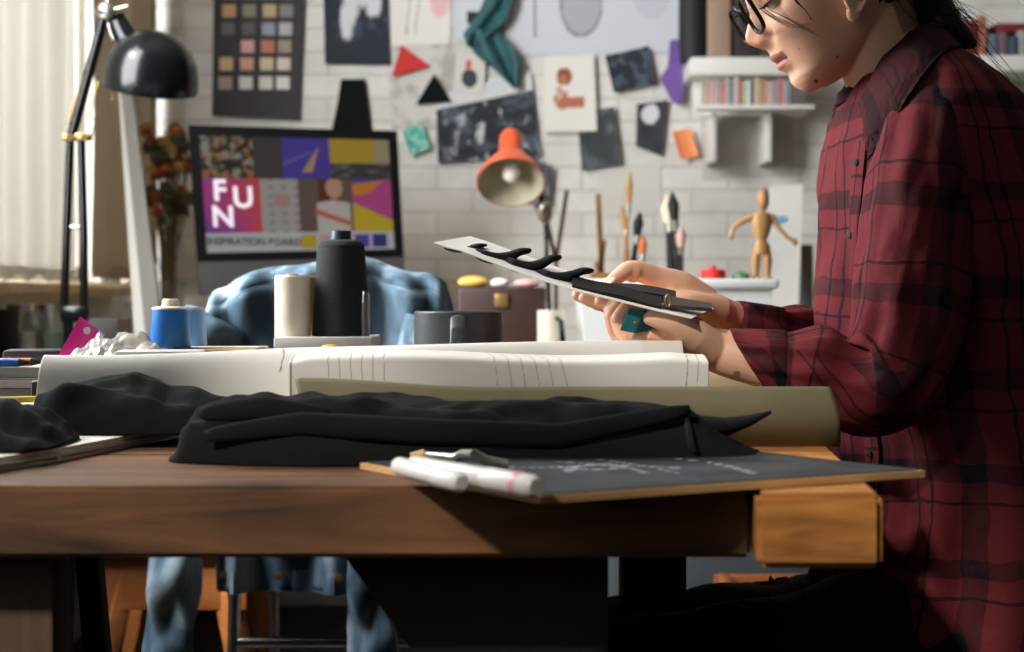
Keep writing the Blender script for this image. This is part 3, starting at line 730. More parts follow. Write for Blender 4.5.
# wooden easel sticks
t = thing('table_easel', 'small golden wooden table easel left of the brush pots', 'easel', (P(600,300,3.75).x, 3.75, DT))
for a_, b_ in (((598,194), (606,345)), ((596,262), (622,345)), ((604,240), (588,345))):
    q0 = P(*a_, 3.75); q1 = P(*b_, 3.75); q1.z = DT; 
    b = MB(); b.beam(q0, q1, .018, .014, .002); obj('leg', b, M['gold_wood'], t)
q0 = P(590,275,3.73); q1 = P(618,278,3.73); b = MB(); b.beam(q0, q1, .02, .02, .002); obj('ledge', b, M['gold_wood'], t)
# brown V-shaped wooden compass near lamp
t = thing('wooden_dividers', 'dark brown wooden dividers standing open behind the orange lamp', 'dividers', (P(556,300,3.85).x, 3.85, DT))
for a_, b_ in (((567,190), (556,262)), ((540,190), (556,262))):
    q0 = P(*a_, 3.85); q1 = P(*b_, 3.85); b = MB(); b.beam(q0, q1, .012, .012, .002); obj('leg', b, M['leather'], t)
q1 = P(556,262,3.85); b = MB(); b.tube([q1+Vector((0,0,.01)), Vector((q1.x, q1.y, DT))], .006, 10); obj('shaft', b, M['leather'], t)

b = MB(); c0 = P(713,270,3.3); 
bx = thing('storage_tub', 'milky plastic storage tub behind the hands', 'tub', P(677,345,3.0))
k = 3.0/F; zt = P(0,282,3.0).z; x0 = wx(580,3.0); x1 = wx(773,3.0); y0 = 3.0; y1 = 3.28
def tubshell(x0, x1, y0, y1, z0, z1, tp, t):
    b = MB()
    o = [(x0+tp,y0+tp,z0),(x1-tp,y0+tp,z0),(x1-tp,y1-tp,z0),(x0+tp,y1-tp,z0),(x0,y0,z1),(x1,y0,z1),(x1,y1,z1),(x0,y1,z1)]
    i = [(x0+tp+t,y0+tp+t,z0+t),(x1-tp-t,y0+tp+t,z0+t),(x1-tp-t,y1-tp-t,z0+t),(x0+tp+t,y1-tp-t,z0+t),(x0+t,y0+t,z1),(x1-t,y0+t,z1),(x1-t,y1-t,z1),(x0+t,y1-t,z1)]
    f = [(3,2,1,0),(0,1,5,4),(1,2,6,5),(2,3,7,6),(3,0,4,7),(8,9,10,11),(12,13,9,8),(13,14,10,9),(14,15,11,10),(15,12,8,11),(4,5,13,12),(5,6,14,13),(6,7,15,14),(7,4,12,15)]
    b.add(o+i, f); return b
obj('tub_body', tubshell(x0, x1, y0, y1, DT+.001, zt-.012, .014, .003), M['plasticbox'], bx)
b = MB(); b.box(((x0+x1)/2, (y0+y1)/2, zt-.004), (x1-x0+.022, y1-y0+.022, .022), bev=.006, seg=3); obj('lid', b, M['plasticbox'], bx)
# contents
for k_, (px, c, r) in enumerate([(600,(96,130,140),.03), (628,(60,110,110),.036), (655,(150,170,176),.028)]):
    b = MB(); b.ell((wx(px,3.1), 3.1, DT+.004+r*.8), (r*1.3, r, r*.8)); single('fabric_bundle', b, mat('bundle_cloth_%d' % k_, srgb(*c), .9, var=.2), ['slate blue', 'deep teal', 'pale grey'][k_]+' fabric bundle inside the plastic tub', 'fabric')
# on the tub: mannequin, red tin, green cap
ztop = zt+.0075
mn = thing('wooden_mannequin', 'jointed wooden artist figure standing on the plastic tub', 'artist figure', (wx(761,3.14), 3.14, ztop))
k = 3.14/F
def mp(px, py, dy=0): return Vector((wx(px,3.14), 3.14+dy, wz(py,3.14)))
b = MB(); b.ell(mp(763,199), (6.2*k, 6.5*k, 11.5*k)); obj('head', b, M['artwood'], mn)
b = MB(); b.tube([mp(762,209), mp(762,216)], 3*k, 10); b.tube([mp(762,213), mp(761.5,221), mp(761,234), mp(761,241)], [(9*k,6*k),(11*k,7*k),(8.5*k,6*k),(5*k,4.5*k)], 18, ref=(1,0,0)); obj('torso', b, M['artwood'], mn)
b = MB(); b.tube([mp(761,240), mp(761.5,247), mp(761.5,254)], [(5*k,5*k),(9*k,6.5*k),(8*k,6*k)], 18, ref=(1,0,0)); obj('hips', b, M['artwood'], mn)
for s, pts in ((0, [(753,217), (741,222), (733,228), (731,236)]), (1, [(772,217), (779,228), (787,237), (795,242)])):
    b = MB(); b.tube([mp(*p) for p in pts], [3.4*k, 2.6*k, 2.2*k, 2.6*k], 10); b.ell(mp(*pts[0]), (3.8*k,)*3); b.ell(mp(*pts[-1]), (2.6*k, 2*k, 4*k)); obj('arm', b, M['artwood'], mn)
zf = (EYE-ztop)/k+300
for s in (-1, 1):
    b = MB(); x_ = 761.5+s*5
    b.tube([mp(x_,252), mp(x_+s,262), mp(x_+s*1,zf-9), mp(x_+s,zf-3)], [4.4*k, 4.6*k, 3.6*k, 3*k], 12); b.box(mp(x_+s,zf-1.6)+Vector((0,-.008,0)), (7*k, .03, 3*k), bev=.003); obj('leg', b, M['artwood'], mn)
b = MB(); b.lathe([(0,0), (.026,0), (.027,.004), (.027,.018), (.024,.021), (.008,.022), (.006,.03), (0,.031)], (wx(713,3.12), 3.12, ztop), 28); single('round_tin', b, M['red'], 'small red round tin with knob on the plastic tub lid', 'tin')
b = MB(); b.lathe([(0,0), (.019,0), (.02,.003), (.018,.01), (.006,.016), (0,.017)], (wx(741,3.12), 3.12, ztop), 24); single('bottle_cap', b, M['green'], 'green domed cap lying beside the wooden figure', 'cap')
# leaning white folder with blue label
fo = thing('plastic_folder', 'white plastic folder with pale blue mark leaning behind the wooden figure', 'folder', P(790,330,3.75))
q = [P(770,186,3.9), P(803,184,3.9), P(797,345,3.6), P(764,345,3.6)]
for p_ in q[2:]: p_.z = DT+.002
b = MB(); b.prism(q, (0, .006, 0)); obj('cover', b, M['white'], fo)
b = MB(); cc = q[0].lerp(q[2], .22)+Vector((.01,-.004,0)); b.box(cc, (.03, .002, .03), bev=.0005); obj('sticker', b, M['ltblue'], fo)
b = MB(); b.box((wx(812,3.7), 3.95, DT+.15), (.07, .2, .3), bev=.004); single('magazine_file', b, mat('grey_card', srgb(104,104,102), .8), 'grey magazine file standing right of the white folder', 'file box')
pot('bowl', 802, 3.35, .052, DT, .07, M['pot'], 'dark round bowl with a white lid on the back desk', prof=[(0,0), (.03,0), (.052,.03), (.055,.06), (.05,.07), (0,.07)])
pot('plate_stack', 802, 3.35, .052, DT+.071, .02, M['white'], 'white lid resting on the dark round bowl', prof=[(0,0), (.05,0), (.056,.01), (.05,.02), (0,.03)], cat='lid')
for px, dd, c, lab in ((786,3.2,(196,84,56),'orange'), (790,3.15,(40,84,150),'blue'), (800,3.1,(196,180,70),'yellow')):
    b = MB(); x_ = wx(px,dd); b.lathe([(0,0), (.016,0), (.016,.003), (.009,.006), (.009,.034), (.016,.037), (.016,.04), (0,.04)], (x_, dd, DT+(.05 if lab == 'orange' else 0)), 24) if lab != 'orange' else b.lathe([(0,0), (.016,0), (.016,.09), (.008,.1), (0,.1)], (x_, dd, DT), 24)
    single('thread_spool' if lab != 'orange' else 'paint_bottle', b, mat('spool_'+lab, srgb(*c), .5), ('small %s thread spool right of the plastic tub' % lab) if lab != 'orange' else 'small orange paint bottle at the tub corner', 'spool' if lab != 'orange' else 'bottle')
# white mug with dark handle; leather box with yellow thing
mg = thing('enamel_mug', 'pale mug with a dark handle right of the brown leather box', 'mug', (wx(553,3.1), 3.1, DT))
b = MB(); r = 19*3.1/F/1.0*.72; b.lathe([(0,0), (r,0), (r,.128), (r-.003,.128), (r-.003,.004), (0,.004)], (wx(551,3.1), 3.1, DT), 36); obj('cup', b, mat('warm_white_enamel', srgb(196,190,174), .4), mg)
b = MB(); b.tube([(wx(557,3.1)+.0, 3.1-r*.95, DT+.11), (wx(560,3.1), 3.1-r-.03, DT+.105), (wx(562,3.1), 3.1-r-.035, DT+.06), (wx(560,3.1), 3.1-r-.03, DT+.025), (wx(557,3.1), 3.1-r*.95, DT+.02)], .006, 12); obj('handle', b, M['black'], mg)
lb = thing('leather_case', 'red brown leather case on the back desk behind the grey mug', 'case', (wx(502,3.25), 3.25, DT))
x0, x1 = wx(457,3.2), wx(546,3.2); zt2 = wz(287,3.2)
b = MB(); b.box(((x0+x1)/2, 3.3, (DT+.03+zt2)/2), (x1-x0, .2, zt2-DT-.03), bev=.008, seg=3); obj('body', b, M['leather'], lb)
b = MB(); b.box(((x0+x1)/2, 3.3, DT+.016), (x1-x0+.05, .24, .03), bev=.004); obj('base_board', b, M['darkwood'], lb)
b = MB(); b.box(((x0+x1)/2, 3.197, zt2-.03), (.03, .008, .03), bev=.002); obj('clasp', b, M['brass'], lb)
b = MB(); b.ell((wx(473,3.25), 3.28, zt2+.012), (.036, .03, .014)); single('sponge', b, mat('yellow_sponge', srgb(206,170,84), .9, bump=.6, bscale=200), 'yellow sponge on the left of the leather case', 'sponge')
b = MB(); b.ell((wx(500,3.25), 3.27, zt2+.01), (.022, .02, .011)); single('cloth_wad', b, M['paper'], 'white cloth wad beside the yellow sponge', 'cloth')
b = MB(); b.ell((wx(527,3.25), 3.27, zt2+.009), (.03, .02, .01)); single('cloth_wad', b, mat('pink_cloth', srgb(206,160,160), .9), 'pale pink cloth wad at the right of the leather case', 'cloth')

# cactus, dried flowers, leaning board --------------------------------
cp = thing('potted_cactus', 'small spiky green plant on the back desk beside the monitor foot', 'plant', (wx(399,3.3), 3.3, DT))
b = MB(); b.lathe([(0,0), (.03,0), (.04,.1), (.036,.1), (.03,.09), (0,.09)], (wx(399,3.3), 3.3, DT), 28); obj('pot', b, M['white'], cp)
b = MB()
for k in range(46):
    a = k*2.4; e = .25+.95*((k*7) % 46)/46; c0 = Vector((wx(399,3.3), 3.3, DT+.1)); dr = Vector((math.cos(a)*math.cos(e), math.sin(a)*math.cos(e), math.sin(e)))
    b.tube([c0, c0+dr*.03+Vector((0,0,.01)), c0+dr*.055+Vector((0,0,.022))], [.004, .0035, .0005], 6)
obj('leaves', b, mat('cactus_green', srgb(128,134,84), .7, var=.2), cp)

fv = thing('dried_flower_vase', 'glass vase of dried orange and brown flowers left of the monitor', 'flowers', (wx(168,3.85), 3.85, DT))
vx = wx(168,3.85)
b = MB(); b.lathe([(0,0), (.04,0), (.045,.05), (.036,.15), (.05,.2), (.047,.2), (.033,.15), (.041,.05), (.037,.006), (0,.006)], (vx, 3.85, DT), 32); obj('vase', b, M['glass'], fv)
b = MB(); heads = []
for k in range(50):
    tx = random.uniform(144, 190); ty = random.uniform(128, 215); dd = 3.85+random.uniform(-.06, .06)
    tp = P(tx, ty, dd); p0 = Vector((vx+random.uniform(-.015,.015), 3.85+random.uniform(-.015,.015), DT+.02))
    b.tube([p0, p0.lerp(tp, .5)+Vector(((vx-tp.x)*.3, 0, 0)), tp], .0016, 5); heads.append(tp)
obj('stems', b, mat('dried_stem', srgb(96,84,56), .8), fv)
groups = [('orange', (196,112,60)), ('rust', (150,70,44)), ('ochre', (176,140,72)), ('brown', (74,62,44)), ('olive', (84,84,52))]
fm = [mat('dried_'+nm, srgb(*c), .85) for nm, c in groups]
for k, tp in enumerate(heads):
    g = k % 5; b = MB(); s_ = .018 if g < 3 else .026
    for j in range(16):
        a = j*2.4; e = -.4+1.9*j/16; dr = Vector((math.cos(a)*math.cos(e), math.sin(a)*math.cos(e), math.sin(e)))
        b.ell(tp+dr*s_*.6, (s_*.35, s_*.15, s_*.6), dr.to_track_quat('Z', 'Y').to_matrix(), 8)
    obj('flower_head', b, fm[g], fv, label='dried %s flower head' % groups[g][0])

lbd = thing('leaning_canvas', 'tall grey edged canvas leaning diagonally behind the black desk lamp', 'canvas', P(155,345,3.35))
pt = [P(118,60,3.55), P(128,60,3.55), P(166,345,3.3), P(148,345,3.3)]
for p_ in pt[2:]: p_.z = DT+.002
b = MB(); b.prism(pt, (-.004, .03, 0)); obj('frame_edge', b, mat('grey_canvas_edge', srgb(140,138,134), .8), lbd)
pt2 = [pt[0]+Vector((-.004,.001,0)), pt[0], pt[3], pt[3]+Vector((-.028,.001,0))]
b = MB(); b.prism(pt2, (-.001, .03, 0)); obj('canvas', b, M['white'], lbd)

# boxes and jars at the far left, under the window
def jar(px, dd, r, h, c, label):
    t = thing('glass_jar', label, 'jar', (wx(px,dd), dd, DT))
    b = MB(); b.lathe([(0,0), (r,0), (r,h*.85), (r*.85,h*.95), (r*.85,h), (r*.8,h), (r*.8,h*.93), (r-.003,h*.83), (r-.003,.004), (0,.004)], (wx(px,dd), dd, DT), 28); obj('glass', b, M['glass'], t)
    b = MB(); b.lathe([(0,0), (r-.005,0), (r-.005,h*.6), (0,h*.62)], (wx(px,dd), dd, DT+.006), 24); obj('contents', b, mat('jar_'+label.split()[2], srgb(*c), .8, var=.2), t)
    b = MB(); b.lathe([(0,0), (r*.92,0), (r*.92,.014), (0,.014)], (wx(px,dd), dd, DT+h+.001), 24); obj('lid', b, M['steel'], t)
jar(22, 3.05, .034, .125, (206,200,186), 'jar of cream buttons on desk at far left'); jar(38, 3.15, .034, .125, (176,146,112), 'jar of tan beads between cream and green jars'); jar(54, 3.1, .032, .125, (92,110,92), 'jar of green beads left of the lamp arm')
b = MB(); b.box((wx(106,3.15), 3.12, DT+.055), (.10, .12, .11), bev=.004); single('storage_box', b, mat('grey_box_card', srgb(98,96,94), .7), 'grey box on back desk behind the black lamp base', 'box')
b = MB(); b.lathe([(0,0), (.028,0), (.034,.11), (.034,.13), (0,.13)], (wx(0,2.99), 3.0, DT), 28); single('tumbler', b, M['blackmat'], 'black tumbler cut by the left edge of the photo', 'cup')

# black desk lamp ------------------------------------------------------
bl = thing('black_desk_lamp', 'black spring-arm desk lamp with domed shade at left', 'lamp', (P(70,330,2.95).x, 2.95, DT))
LD = 2.95; k = LD/F
def lp(px, py, dy=0): return P(px, py, LD+dy)
lbase = Vector((lp(70,330).x, LD, DT))
b = MB(); b.lathe([(0,0), (.085,0), (.085,.012), (.075,.018), (.02,.024), (.016,.05), (0,.05)], lbase, 36); obj('base', b, M['black'], bl)
b = MB(); b.tube([lbase+Vector((0,0,.04)), lp(68,318)], .011, 14); b.box(lp(75,314), (.058, .022, .035), bev=.006); obj('post', b, M['black'], bl)
b = MB(); b.tube([lp(64,312), lp(70,140)], 4.2*k, 12); obj('lower_arm', b, M['black'], bl)
b = MB(); b.tube([lp(84,312), lp(84,240), lp(81,140)], 4.2*k, 12); obj('lower_arm', b, M['black'], bl)
b = MB(); b.tube([lp(72,135), lp(105,14)], 5.2*k, 12); obj('upper_arm', b, M['black'], bl)
for a_, c_ in (((68,125), (82,82)), ((88,120), (98,82))):
    pts = []
    A_, B_ = lp(*a_), lp(*c_)
    for i in range(120):
        t_ = i/119; q = A_.lerp(B_, t_); a = i*math.pi/3; pts.append(q+Vector((math.cos(a)*.004, math.sin(a)*.004, 0)))
    b = MB(); b.tube(pts, .0009, 5); obj('spring', b, M['brass'], bl)
b = MB(); b.beam(lp(63,137), lp(92,137), .014, .016, .003); b.tube([lp(70,137,-.02), lp(70,137,.02)], .008, 12); b.tube([lp(84,137,-.02), lp(84,137,.02)], .007, 12); obj('elbow_bracket', b, M['brass'], bl)
b = MB(); b.tube([lp(92,134), lp(95,122), lp(90,115), lp(88,118)], .0018, 8); obj('cord_clip', b, M['steel'], bl)
b = MB(); b.beam(lp(66,227), lp(84,227), .007, .007, .001); obj('cross_pin', b, M['steel'], bl)
b = MB(); b.ell(lp(106,12), (.02, .014, .022)); b.tube([lp(100,12,-.025), lp(100,12,.025)], .006, 12); b.tube([lp(112,10), lp(128,6)], .004, 10); b.tube([lp(110,-8), lp(106,12)], .006, 10); obj('head_joint', b, M['steel'], bl)
b = MB(); b.tube([lp(107,18), lp(112,34), lp(116,42)], .004, 10); obj('neck', b, M['steel'], bl)
b = MB(); b.tube([lp(118,22), lp(128,42)], [10*k, 13*k], 24); b.lathe([(0,0), (9*k,0), (10*k,3*k), (0,4*k)], lp(117,20), 24, (lp(117,20)-lp(128,42)).normalized().to_track_quat('Z','Y').to_matrix()); obj('socket_cap', b, M['black'], bl)
ax = Vector((.15,-.30,.94)).normalized(); R = ax.to_track_quat('Z','Y').to_matrix()
c0 = lp(150.5,89)
prof = [(46,0), (46.4,1.5), (46.2,14), (43.5,27), (38,39), (29,49), (17,55.5), (8,57.5), (0,58)]
b = MB(); b.lathe([(r*k, z*k) for r, z in prof], c0, 48, R); b.f = [f for f in b.f if len(f) < 10]; b.m = [0]*len(b.f)
obj('lamp_shade', b, M['black'], bl)
b = MB(); b.lathe([(r*k*.97, z*k) for r, z in prof], c0, 48, R); b.f = [f for f in b.f if len(f) < 10]; b.m = [0]*len(b.f)
obj('shade_lining', b, M['white'], bl)
b = MB(); b.ell(c0+ax*(20*k), (.028, .028, .034), R); obj('bulb', b, M['skyc'], bl)
b = MB(); b.tube([lp(114,86), lp(113,98)], .0012, 6); b.ell(lp(113,99), (.003,)*3, None, 8); obj('pull_chain', b, M['brass'], bl)
# ================================================================== FRONT TABLE
def T(px, py, z=TT):
    d = (EYE-z)*F/(py-300); return P(px, py, d)
tb = thing('work_table', 'heavy worn brown wooden work table in the foreground', 'table', (-.3, 1.6, 0))
YN, YK = 1.145, 2.10
ex = lambda y: .287+.11*(y-1.10)
ew = .098
def quad_slab(pts, z0, z1, bev=.003):
    bmh = bmesh.new(); vs = [bmh.verts.new((x, y, z)) for z in (z0, z1) for x, y in pts]; n = len(pts)
    bmh.faces.new(vs[:n][::-1]); bmh.faces.new(vs[n:])
    for i in range(n): bmh.faces.new((vs[i], vs[(i+1) % n], vs[n+(i+1) % n], vs[n+i]))
    bmesh.ops.bevel(bmh, geom=list(bmh.edges), offset=bev, segments=2, affect='EDGES')
    b = MB(); b.bm(bmh); return b
yy = [YN, 1.38, 1.62, 1.86, YK]
b = MB()
for i in range(4):
    q = quad_slab([(-1.02, yy[i]+(.0008 if i else 0)), (ex(yy[i])-ew-.001, yy[i]+(.0008 if i else 0)), (ex(yy[i+1])-ew-.001, yy[i+1]-.0008), (-1.02, yy[i+1]-.0008)], TT-.058, TT, .004); b.add(q.v, q.f)
obj('tabletop', b, M['table'], tb)
b = quad_slab([(ex(1.10)-ew, 1.10), (ex(1.10), 1.10), (ex(YK), YK+.01), (ex(YK)-ew, YK+.01)], TT-.058, TT, .005); obj('end_beam', b, M['table_y'], tb)
b = MB(); b.prism([(-.157,1.24,.692), (.084,1.24,.692), (.084,1.24,0), (.0,1.24,0), (-.02,1.24,.5)], (0,.07,0)); obj('leg', b, M['darkwood'], tb)
b = MB(); b.box((.19, 1.93, .346), (.086, .07, .692), bev=.004); obj('leg', b, M['darkwood'], tb)
b = MB(); b.box((-.57, 1.225, .346), (.366, .05, .692), bev=.004); obj('leg', b, M['leg'], tb)
b = MB(); b.box((-.3, 1.6, .665), (.9, .05, .05), bev=.004); obj('cross_rail', b, M['darkwood'], tb)
tr_ = thing('metal_trestle', 'black A-shaped metal trestle under the left of the table', 'trestle', (P(80,600,1.75).x, 1.75, 0))
for (a_, c_) in (((64,562), (48,1000)), ((82,562), (128,1000))):
    q0 = P(*a_, 1.75); q1 = P(*c_, 1.75); q0.z = .688; s_ = (q1-P(*a_, 1.75)); q1 = P(*a_, 1.75)+s_*((.9-.262*1.75/1.422)/(-s_.z)); q1.z = .0
    b = MB(); b.beam(q0, q1, .028, .028, .002); obj('leg', b, M['blackmat'], tr_)
b = MB(); b.box((P(74,0,1.75).x, 1.75, .675), (.06, .4, .03), bev=.003); obj('top_bar', b, M['blackmat'], tr_)

# pine stool and jacket chair ----------------------------------------
st = thing('pine_stool', 'orange pine stool with splayed legs behind the hanging denim jacket', 'stool', (P(180,600,2.8).x, 2.8, 0))
x0, x1 = P(100,0,2.7).x, P(252,0,2.7).x; xc = (x0+x1)/2
b = MB(); b.box((xc, 2.8, .44), (x1-x0+.03, .32, .035), bev=.008); obj('seat', b, M['orangewood'], st)
for y_ in (2.68, 2.92): b = MB(); b.box((xc, y_, .37), (x1-x0-.01, .022, .105), bev=.003); obj('apron', b, M['orangewood'], st)
for sx in (-1, 1):
    for sy in (-1, 1):
        b = MB(); b.beam((xc+sx*.085, 2.8+sy*.1, .42), (xc+sx*.175, 2.8+sy*.15, 0), .048, .034, .004); obj('leg', b, M['orangewood'], st)
ws = thing('wooden_crate', 'pale wooden crate on the floor under the back desk at right', 'crate', (P(800,600,2.9).x, 2.9, 0))
xq = P(803,0,2.9).x
for z_ in (.06, .17, .28):
    b = MB(); b.box((xq, 2.75, z_), (.34, .014, .09), bev=.002); obj('slat', b, M['orangewood'], ws)
    b = MB(); b.box((xq, 2.98, z_), (.34, .014, .09), bev=.002); obj('slat', b, M['orangewood'], ws)
for sx in (-1, 1): b = MB(); b.box((xq+sx*.155, 2.865, .165), (.014, .215, .33), bev=.002); obj('side', b, M['orangewood'], ws)
b = MB(); b.box((xq, 2.865, .012), (.29, .21, .014), bev=.001); obj('bottom', b, M['orangewood'], ws)

CH = 2.36
ch = thing('tubular_chair', 'chrome tube chair under the denim jacket, behind the work table', 'chair', (P(325,0,CH).x, CH+.2, 0))
xl, xr = P(228,0,CH).x, P(428,0,CH).x
b = MB()
for x_ in (xl, xr):
    b.tube([(x_, CH, .885), (x_, CH+.01, .6), (x_, CH+.03, .44), (x_, CH+.06, .41), (x_, CH+.4, .42), (x_, CH+.44, .4), (x_, CH+.45, .3), (x_, CH+.46, .0)], .011, 14)
    b.tube([(x_, CH+.06, .42), (x_, CH+.02, .0)], .011, 14)
b.tube([(xl, CH+.05, .32), (xr, CH+.05, .32)], .009, 14)
b.tube([(xl, CH, .88), (xl+.02, CH, .90), (xr-.02, CH, .90), (xr, CH, .88)], .011, 14)
obj('frame', b, M['chrome'], ch)
b = MB(); b.box(((xl+xr)/2, CH+.23, .435), (xr-xl+.01, .4, .03), bev=.012, seg=3); obj('seat', b, M['blackmat'], ch)
b = MB(); b.box(((xl+xr)/2, CH+.005, .78), (xr-xl-.01, .02, .24), bev=.008, seg=3); obj('backrest', b, M['blackmat'], ch)

jk = thing('denim_jacket', 'washed blue denim jacket draped over the chair back', 'jacket', (P(325,0,CH).x, CH, .95))
tops = [(203,318), (207,300), (216,288), (234,279), (262,273), (296,266), (322,257), (350,260), (378,263), (405,268), (428,275), (443,286), (450,304)]
def topz(u):
    x = u*(len(tops)-1); k = min(len(tops)-2, int(x)); f = x-k; q = (lerp(tops[k][0], tops[k+1][0], f), lerp(tops[k][1], tops[k+1][1], f)); return P(q[0], q[1], CH-.02)
def jfn(u, v):
    p = topz(u); 
    # v 0 far hem -> .42 ridge -> 1 near hem ; arc over the rail
    hw = .034+.012*math.sin(u*math.pi)
    if v < .36: t = v/.36; y = CH+hw+.02; z = lerp(.58, p.z-.03, t)
    elif v < .52: t = (v-.36)/.16; a = math.pi*t; y = CH+math.cos(a)*hw+.01; z = p.z-.03+.03*math.sin(a)
    else: t = (v-.52)/.48; y = CH-hw-.01-.012*t; z = lerp(p.z-.03, .432, t)
    fold = .012*math.sin(u*19+3*math.sin(z*5)+1)+.010*math.sin(u*41+z*9)+.012*N(u*6, z*6, 1)
    x = p.x+(lerp(0, .06*(.5-u), ss(.52, 1, v)))+.012*N(u*3, z*4, 9)
    return (x, y-fold*(1 if v > .44 else -.6), z+.006*math.sin(u*23) * (1 if .3 < v < .6 else 0))
b = MB(); b.grid(jfn, 110, 120, .003); obj('body', b, M['denim'], jk, smooth=180)
b = MB(); b.grid(lambda u, v: Vector(jfn(.03+u*.94, 1))+Vector((0, -.004-.002*math.sin(u*60), -.004+v*.034)), 60, 4, .004); obj('waistband', b, M['denim'], jk)
for pts, rr in (([(216,318), (196,360), (182,430), (176,520), (172,600), (168,668)], [.05,.05,.048,.043,.04,.037]), ([(440,320), (432,360), (412,430), (388,500), (372,560), (372,620), (376,668)], [.055,.055,.05,.045,.042,.04,.036])):
    path = []; rad = []
    n = len(pts)-1
    for i in range(n*8+1):
        k = min(n-1, i//8); f = i/8-k; q = (lerp(pts[k][0], pts[k+1][0], f), lerp(pts[k][1], pts[k+1][1], f))
        path.append(P(q[0], q[1], CH-.075)); r_ = lerp(rr[k], rr[k+1], f); rad.append((r_, r_*.62))
    b = MB(); b.tube(path, rad, 28, ref=(1,0,0), disp=lambda L, a, t: .007*math.sin(L*48+1.4*math.sin(a*2))*(.3+.7*abs(math.sin(a)))+.004*math.sin(a*5+L*20)); sl = obj('sleeve', b, M['denim'], jk, smooth=180)
    b = MB(); e0 = path[-1]; e1 = e0+(e0-path[-9]).normalized()*.055; b.tube([e0, e0+(e1-e0)*.1, e0+(e1-e0)*.9, e1], [(rad[-1][0]*1.02, rad[-1][1]*1.02), (rad[-1][0]*1.1, rad[-1][1]*1.1), (rad[-1][0]*1.08, rad[-1][1]*1.08), (rad[-1][0]*.98, rad[-1][1]*.98)], 28, ref=(1,0,0)); cf = obj('cuff', b, M['denim'], sl)
for i in range(4):
    b = MB(); b.lathe([(0,0), (.007,0), (.007,.003), (0,.004)], Vector(jfn(.18+.2*i, .99))+Vector((0,-.012,.014)), 14, Matrix.Rotation(math.pi/2, 3, 'X'))
    obj('button', b, M['brass'], jk)

# ================================================================== PAPERS AND CLOTHS ON THE TABLE
def ribbon(px0, px1, d0, sec, nu, nv, th, colf=None, end=None):
    """sheet following a cross-section sec(v)->(y, z), between two photo columns"""
    x0, x1 = (px0-512)*d0/F, (px1-512)*d0/F
    b = MB()
    def fn(u, v):
        y, z = sec(u, v); return (lerp(x0, x1, u), y, z)
    b.grid(fn, nu, nv, th, colf=colf); return b
WP = srgb(212,210,203)
def lines(u, v, spec):
    for (a0, a1, v0, v1, bend, w) in spec:
        t = (v-v0)/(v1-v0)
        if 0 <= t <= 1:
            c = lerp(a0, a1, t)+bend*math.sin(t*math.pi)
            if abs(u-c) < w: return True
    return False
# layer A: big white pattern paper lying behind
zA = P(0,345,1.585).z
def secA(u, v):
    z1 = zA-.012*ss(.45, 0, u)*1.0-.004*math.sin(u*5)
    top = z1-TT-.002
    t = v
    if t < .5: q = t/.5; return (1.535+.035*q**1.6, TT+.004+top*(math.sin(q*math.pi/2)**.8))
    q = (t-.5)/.5; return (1.57+.045*q, TT+.002+top-.035*q*q)
specA = [(.375,.372,.25,.5,.004,.0012), (.34,.345,.46,.52,0,.01)]
cA = lambda u, v: srgb(120,120,118) if lines(u, v, specA) else (mixc(WP, srgb(205,200,188), ss(.93, .94, u)))
b = ribbon(50, 680, 1.585, secA, 500, 40, .0012, cA)
single('pattern_paper', b, M['vc'], 'long white pattern paper lying behind the pencil-lined sheet', 'paper', smooth=180)
zB = P(0,357,1.5).z
def secB(u, v):
    rise = ss(0, .05, u); top = (zB-TT-.002)+.003*math.sin(u*7)-.004*ss(.9, 1, u)+.003*rise
    q = v
    # right end curls down like a roll
    if q < .72:
        a = q/.72*math.pi*.62; return (1.497-.027*math.sin(a*.9)+.01, TT+.003+top*.5*(1-math.cos(a*1.0))/(.5*(1-math.cos(math.pi*.62)))*.96)
    t = (q-.72)/.28; return (1.492+.035*t, TT+.003+top*(.96+.04*math.sin(t*math.pi/2)))
ln = []
for k in range(6): ln.append((.10+.026*k, .088+.027*k, .35, .93, 0, .0009))
for k in range(6): ln.append((.50+.035*k, .47+.03*k, .35, .95, .008, .0009))
ln += [(.93,.955,.2,1,.006,.0012), (.955,.98,.2,1,.006,.0009), (.0,.0,0,1,.004,.003), (.27,.30,.96,1.0,0,.004), (.86,.862,.97,.99,0,.004)]
cB = lambda u, v: srgb(134,134,132) if lines(u, v, ln) else WP
b = ribbon(292, 706, 1.5, secB, 520, 50, .0012, cB)
single('pattern_paper', b, M['vc'], 'white sheet with fine curved pencil lines, in front of longer paper', 'paper', smooth=180)
# kraft sheet curl
zK0, zK1 = P(0,377,1.45).z, P(0,386,1.45).z
def secK(u, v):
    top = lerp(zK0, zK1, ss(0, .35, u))-TT-.002
    if v < .75: a = v/.75; return (1.437-.018*math.sin(a*math.pi), TT+.002+top*a)
    t = (v-.75)/.25; return (1.437+.02*math.sin(t*math.pi/2)+.004, TT+.002+top*(1-.12*t*t))
b = MB(); xk0, xk1 = P(297,0,1.45).x, P(828,0,1.45).x
def kfn(u, v):
    y, z = secK(u, v); sl = .03*(1-min(1, (z-TT)/.07))
    return (lerp(xk0+sl*.8, xk1+.01*(1-min(1,(z-TT)/.06)), u), y, z)
b.grid(kfn, 120, 30, .0022); single('kraft_sheet', b, M['kraft'], 'olive brown kraft card sheet curled up in front of the white papers', 'card sheet', smooth=180)

